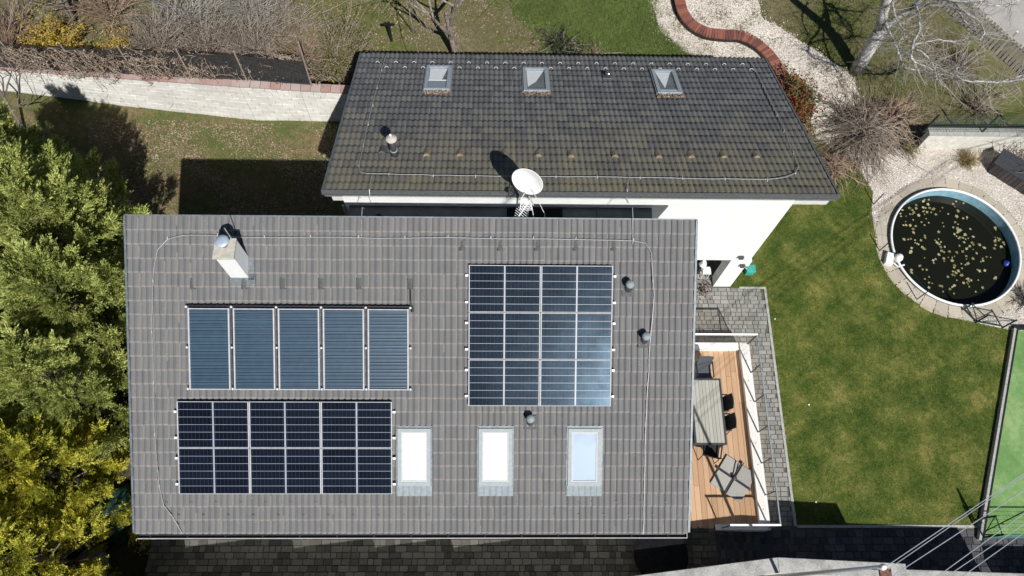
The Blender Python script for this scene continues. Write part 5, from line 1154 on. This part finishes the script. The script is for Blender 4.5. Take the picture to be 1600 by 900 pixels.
bush('photinia_shrub', 1236, 172, 90, .95, 1.5, 'twig', 'red and green leaved shrub hugging the right edge of the dark roof', leaf='photinia', nl=5200, ls=.10, seed=7, spread=.7)
bush('photinia_shrub', 1226, 142, 40, .6, 1.0, 'twig', 'small red leaved shrub next to the brick edging', leaf='photinia', nl=1500, ls=.10, seed=8)
bush('dry_grass_tuft', 1510, 252, 160, .42, .3, 'drygrass', 'tan dry grass tuft on the gravel left of the storage box', 'grass tuft', seed=9, r0=.008)
bush('dark_twig_bush', 1598, 468, 60, .45, .4, 'bark', 'dark twiggy bush at the right edge below the pool', seed=10)
bush('bare_shrub', 1590, 255, 30, 1.3, 1.4, 'twig', 'bare branches over the storage box at the right edge', seed=11)
bush('forsythia', 95, 85, 110, 1.3, 1.5, 'twig_tan', 'yellow flowering forsythia behind the windbreak net', leaf='forsythia', nl=10000, ls=.075, seed=12)
bush('forsythia', 190, 88, 70, 1.0, 1.1, 'twig_tan', 'smaller forsythia between the yellow one and the bare bushes', leaf='forsythia', nl=3500, ls=.065, seed=13)
bush('budding_shrub', 530, 105, 190, 1.7, 1.7, 'twig', 'yellow green budding shrub left of the dark roof', leaf='budding', nl=11000, ls=.06, seed=14)
bush('budding_shrub', 460, 55, 90, 1.6, 1.6, 'twig', 'sparser budding shrub left of the yellow green one', leaf='budding', nl=2200, ls=.05, seed=15)
for i, (px, py, n, R, mt, lab) in enumerate(((255, 92, 150, 1.7, 'twig', 'bare thicket right of the forsythias'), (330, 92, 170, 1.8, 'twig', 'dense bare thicket above the middle of the whitewashed wall'), (405, 90, 150, 1.6, 'twig', 'bare thicket at the right end of the net'),
                                      (300, 40, 140, 2.0, 'twig_pale', 'pale bare thicket at the top edge left of centre'), (400, 30, 120, 1.9, 'twig_pale', 'pale bare thicket at the top edge above the budding shrubs'), (30, 45, 40, 1.4, 'twig', 'thin bare shrub at the top left corner'), (25, 85, 110, 1.2, 'twig_tan', 'tan tangled scrub behind the left end of the net'), (175, 30, 90, 1.5, 'twig_tan', 'tan tangled scrub behind the forsythias'), (490, 110, 90, 1.1, 'twig_tan', 'tan scrub at the right end of the net beside the rusty post'))):
    bush('bare_thicket', px, py, n, R, 1.9, mt, lab, seed=30+i, fork=5, r0=.013)
# hanging leafy twigs on the net
for i, (px, py, lab) in enumerate(((60, 100, 'dry leaved climber on the left part of the net'), (240, 106, 'dry climber on the net left of its middle'), (150, 104, 'orange leaved climber on the net below the forsythia'), (330, 108, 'dry climber on the net above the middle of the wall'), (440, 112, 'dry climber on the right end of the net'))):
    c = G(px, py-9, 2.35)-np.array([0, .12, 0]); t = thing('dry_climber', (c[0], c[1], 1.2), lab, 'climber'); mb = MB(); rg = random.Random(50+i)
    for _ in range(80):
        p = c+np.array([rg.gauss(0, .85), -.05+rg.gauss(0, .05), rg.uniform(-.2, .8)]); pts = [p]
        for s in range(4): p = p+np.array([rg.gauss(0, .16), rg.gauss(-.03, .04), rg.gauss(-.08, .12)]); pts.append(p)
        mb.tube(pts, .010, 3, False)
    obj('stems', mb, 'twig', t); V_ = np.array(mb.v); nl = 900; sel = V_[RNG.integers(0, len(V_), nl)]+RNG.normal(0, .04, (nl, 3)); fast('leaves', kites(sel, unit(nl), .06, .02), 4, 'dryleaf', t)
bush('evergreen_shrub', 880, 72, 70, .95, .5, 'twig', 'low dark green shrub behind the dark roof', leaf='evergreen', nl=3800, ls=.06, seed=16)
bush('evergreen_shrub', 925, 82, 40, .7, .35, 'twig', 'paler low shrub just behind the roof edge', leaf='budding', nl=900, ls=.05, seed=17)

def bare_tree(name, base, dirs, label, mat, seed, r0, levels=4, L0=1.6, fan=.75):
    rg = random.Random(seed); t = thing(name, base, label, 'tree'); mb = MB(); tb2 = MB()
    def grow(p, d, L_, r, lv, tgt):
        pts = [p]; q = p; dd = d; cv = .03 if lv == levels else .12
        for s in range(4):
            dd = dd+np.array([rg.gauss(0, cv), rg.gauss(0, cv), rg.gauss(0, .08)]); dd /= np.linalg.norm(dd); q = q+dd*L_/4; pts.append(q)
        tgt.tube(pts, [r*(1-.09*s) for s in range(5)], 7 if r > .03 else 4, False)
        if lv <= 0: return
        for k_ in range(rg.choice((2, 3, 3))):
            nd_ = dd+np.array([rg.gauss(0, fan), rg.gauss(0, fan), rg.gauss(.05, fan*.6)]); nd_ /= np.linalg.norm(nd_); grow(pts[rg.choice((2, 3, 4, 4))], nd_, L_*rg.uniform(.6, .85), r*.55, lv-1, mb)
    for d in dirs: grow(np.array([base[0], base[1], 0.]), np.array(d, float)/np.linalg.norm(d), L0*1.3, r0, levels, tb2)
    obj('trunk', tb2, mat, t, True); obj('limbs', mb, mat, t); return t
bare_tree('bare_tree', G(712, 92), [(0, 0, 1)], 'bare brown trunked tree behind the top of the dark roof', 'bark_mid', 5, .13, 5, 1.9)
bare_tree('bare_tree', G(118, 38), [(-.1, .2, 1), (.15, .1, 1)], 'dark bare tree behind the forsythia', 'bark', 6, .09, 4, 1.3)
bare_tree('bare_tree', G(40, 205, 0), [(-.3, .6, 1)], 'slim bare sapling between the upper cypress and the wall', 'bark', 9, .06, 3, 1.3, .5)
# birch: trunk and hand placed limbs
bb_ = G(1340, 108); bt_ = thing('birch_tree', bb_, 'white barked birch with bare branches at the upper right', 'tree')
def L3(pts): return [G(x, y, z) for x, y, z in pts]
obj('trunk', MB().tube(L3([(1338, 110, 0), (1353, 85, .9), (1368, 60, 1.7), (1378, 42, 2.3)]), [.26, .22, .21, .2], 12).tube(L3([(1376, 45, 2.2), (1380, 20, 3.0), (1388, -10, 4.0), (1396, -50, 5), (1410, -110, 6.3), (1440, -180, 7.6)]), [.19, .17, .14, .10, .06, .02], 12).tube(L3([(1396, -50, 5), (1360, -100, 6), (1340, -170, 7.2)]), [.08, .05, .015], 8), 'bark_pale', bt_, True)
def limb(pts, r): 
    P_ = L3(pts); C_ = spline(np.array(P_), 5); n = len(C_); C_ = [c_+np.array([random.gauss(0, .012), random.gauss(0, .012), 0]) for c_ in C_]; return obj('limb', MB().tube(C_, [r*(1-.75*i/n) for i in range(n)], 6), 'bark_pale', bt_, True), C_
limbs = [limb([(1372, 50, 2.1), (1400, 30, 2.8), (1430, 8, 3.6), (1460, -20, 4.4)], .15),
 limb([(1430, 8, 3.6), (1436, 30, 3.9), (1436, 48, 4.0), (1427, 68, 4.1), (1424, 85, 4.1), (1430, 97, 4.0), (1450, 105, 3.9), (1462, 112, 3.8)], .055),
 limb([(1383, 37, 2.6), (1393, 58, 2.8), (1403, 78, 2.9), (1413, 104, 2.8), (1440, 110, 2.9), (1462, 115, 3.0), (1485, 118, 3.0)], .05),
 limb([(1436, 9, 3.7), (1460, 8, 4.1), (1490, 12, 4.4), (1505, 30, 4.5), (1515, 42, 4.5), (1530, 55, 4.5)], .055),
 limb([(1440, -4, 3.9), (1480, -2, 4.4), (1505, 16, 4.6), (1530, 34, 4.7), (1538, 50, 4.7), (1530, 62, 4.7)], .05),
 limb([(1470, -2, 4.4), (1510, 4, 4.8), (1550, 8, 5.0), (1575, 7, 5.1), (1600, -5, 5.3)], .045),
 limb([(1396, -5, 3.6), (1396, 15, 3.8), (1405, 38, 3.9), (1413, 52, 3.9), (1405, 66, 3.8)], .04),
 limb([(1425, 70, 4.1), (1460, 63, 4.2), (1495, 64, 4.3), (1525, 57, 4.4), (1545, 60, 4.4)], .035),
 limb([(1432, 76, 4.0), (1450, 90, 4.0), (1460, 105, 3.9), (1465, 125, 3.8)], .03),
 limb([(1618, 118, 4.5), (1590, 125, 4.2), (1560, 128, 4.0), (1530, 127, 3.9), (1505, 125, 3.8), (1493, 115, 3.7), (1493, 108, 3.7), (1508, 100, 3.8)], .04),
 limb([(1618, 112, 4.6), (1585, 121, 4.2), (1560, 129, 4.0)], .03), limb([(1340, 108, .1), (1352, 96, .5), (1372, 70, 1.4), (1384, 52, 2.0)], .12)]
mb = MB(); rg = random.Random(77)
for o_, C_ in limbs:
    for c_ in C_[3::1]:
        for _ in range(3):
            d = np.array([rg.gauss(0, 1), rg.gauss(0, 1), rg.gauss(0, .6)]); d /= np.linalg.norm(d); p = c_; pts = [p]
            for s in range(4): d = d+np.array([rg.gauss(0, .3), rg.gauss(0, .3), rg.gauss(0, .2)]); p = p+d*.17; pts.append(p)
            mb.tube(pts, [.008, .007, .006, .005, .004], 3, False)
obj('twigs', mb, 'twig_pale', bt_)
bare_tree('bare_tree', G(1225, -30), [(.05, 0, 1)], 'dark bare tree at the top edge right of the brick edging', 'bark', 16, .10, 3, 1.4)
# small garden objects
c = G(612, 64); fp = thing('garden_post', c, 'dark post with crosspiece standing on the rear grass', 'post')
obj('shaft', MB().b2(c[0]-.04, c[0]+.04, c[1]-.04, c[1]+.04, 0, 1.0), 'black', fp); obj('crosspiece', MB().b2(c[0]-.2, c[0]+.2, c[1]-.03, c[1]+.03, .85, .93), 'black', fp)
# dark green cover and rubble by the trees
c = G(165, 800, .5); gc = thing('covered_pile', (c[0], c[1], 0), 'heap under dark green tarpaulin between the cypresses and the terrace', 'covered heap')
mb = MB(); n = 14; vs = []
for j in range(n):
    for i in range(n):
        u, v = i/(n-1)*2-1, j/(n-1)*2-1; z = .75*max(0, (1-u**4))*max(0, 1-v**4)+.05*math.sin(7*u+3*v)+.03*math.sin(11*v); vs.append((c[0]+u*.5, c[1]+v*.85, max(z, 0)))
mb.add(vs, [(j*n+i, j*n+i+1, (j+1)*n+i+1, (j+1)*n+i) for j in range(n-1) for i in range(n-1)]); obj('cover', mb, 'green_cover', gc, True)
c = G(140, 880, .3); rk = tag(obj('boulder', MB().lathe((c[0], c[1], 0), [(.42, 0), (.45, .2), (.36, .42), (.2, .52), (.002, .55)], 9), 'stone'), 'pale rough boulder in the shade at lower left', 'boulder')
# small dark car-like cover under the eaves: round dark hatch on the terrace
c = G(1028, 868, TZ+.3); tk = thing('round_table', (c[0], c[1], TZ), 'large round dark table standing in the shade below the eaves', 'table')
obj('tabletop', MB().lathe((c[0], c[1], TZ+.68), [(.72, 0), (.74, .02), (.72, .04)], 40), 'dark', tk); obj('stand', MB().lathe((c[0], c[1], TZ), [(.3, 0), (.05, .05), (.05, .68)], 16), 'black', tk)
# drain cover in the drive
for px, py, lab in ((1459, 850, 'upper round drain cover in the paved drive'), (1461, 871, 'lower round drain cover in the paved drive')):
    c = G(px, py, .017); dcov = tag(obj('drain_cover', MB().lathe((c[0], c[1], .0), [(.12, 0), (.12, .02), (.095, .02), (.09, .012), (.03, .012), (.028, .022), (.001, .022)], 22), 'charcoal'), lab, 'drain cover')
for i, (px, py) in enumerate(((1211, 498), (1264, 632), (1275, 784), (1568, 819))):
    c = G(px, py, .04); tag(obj('ball', MB().lathe((c[0], c[1], 0), [(.001, 0), (.02, .007), (.03, .027), (.02, .05), (.001, .057)], 12), ('offwhite', 'white', 'offwhite', 'forsythia')[i], smooth=True),
        ('small pale ball on the lawn right of the deck paving', 'tiny white ball in the middle of the left lawn', 'small pale ball in the shaded corner of the lawn', 'yellow ball on the green turf court')[i], 'ball')
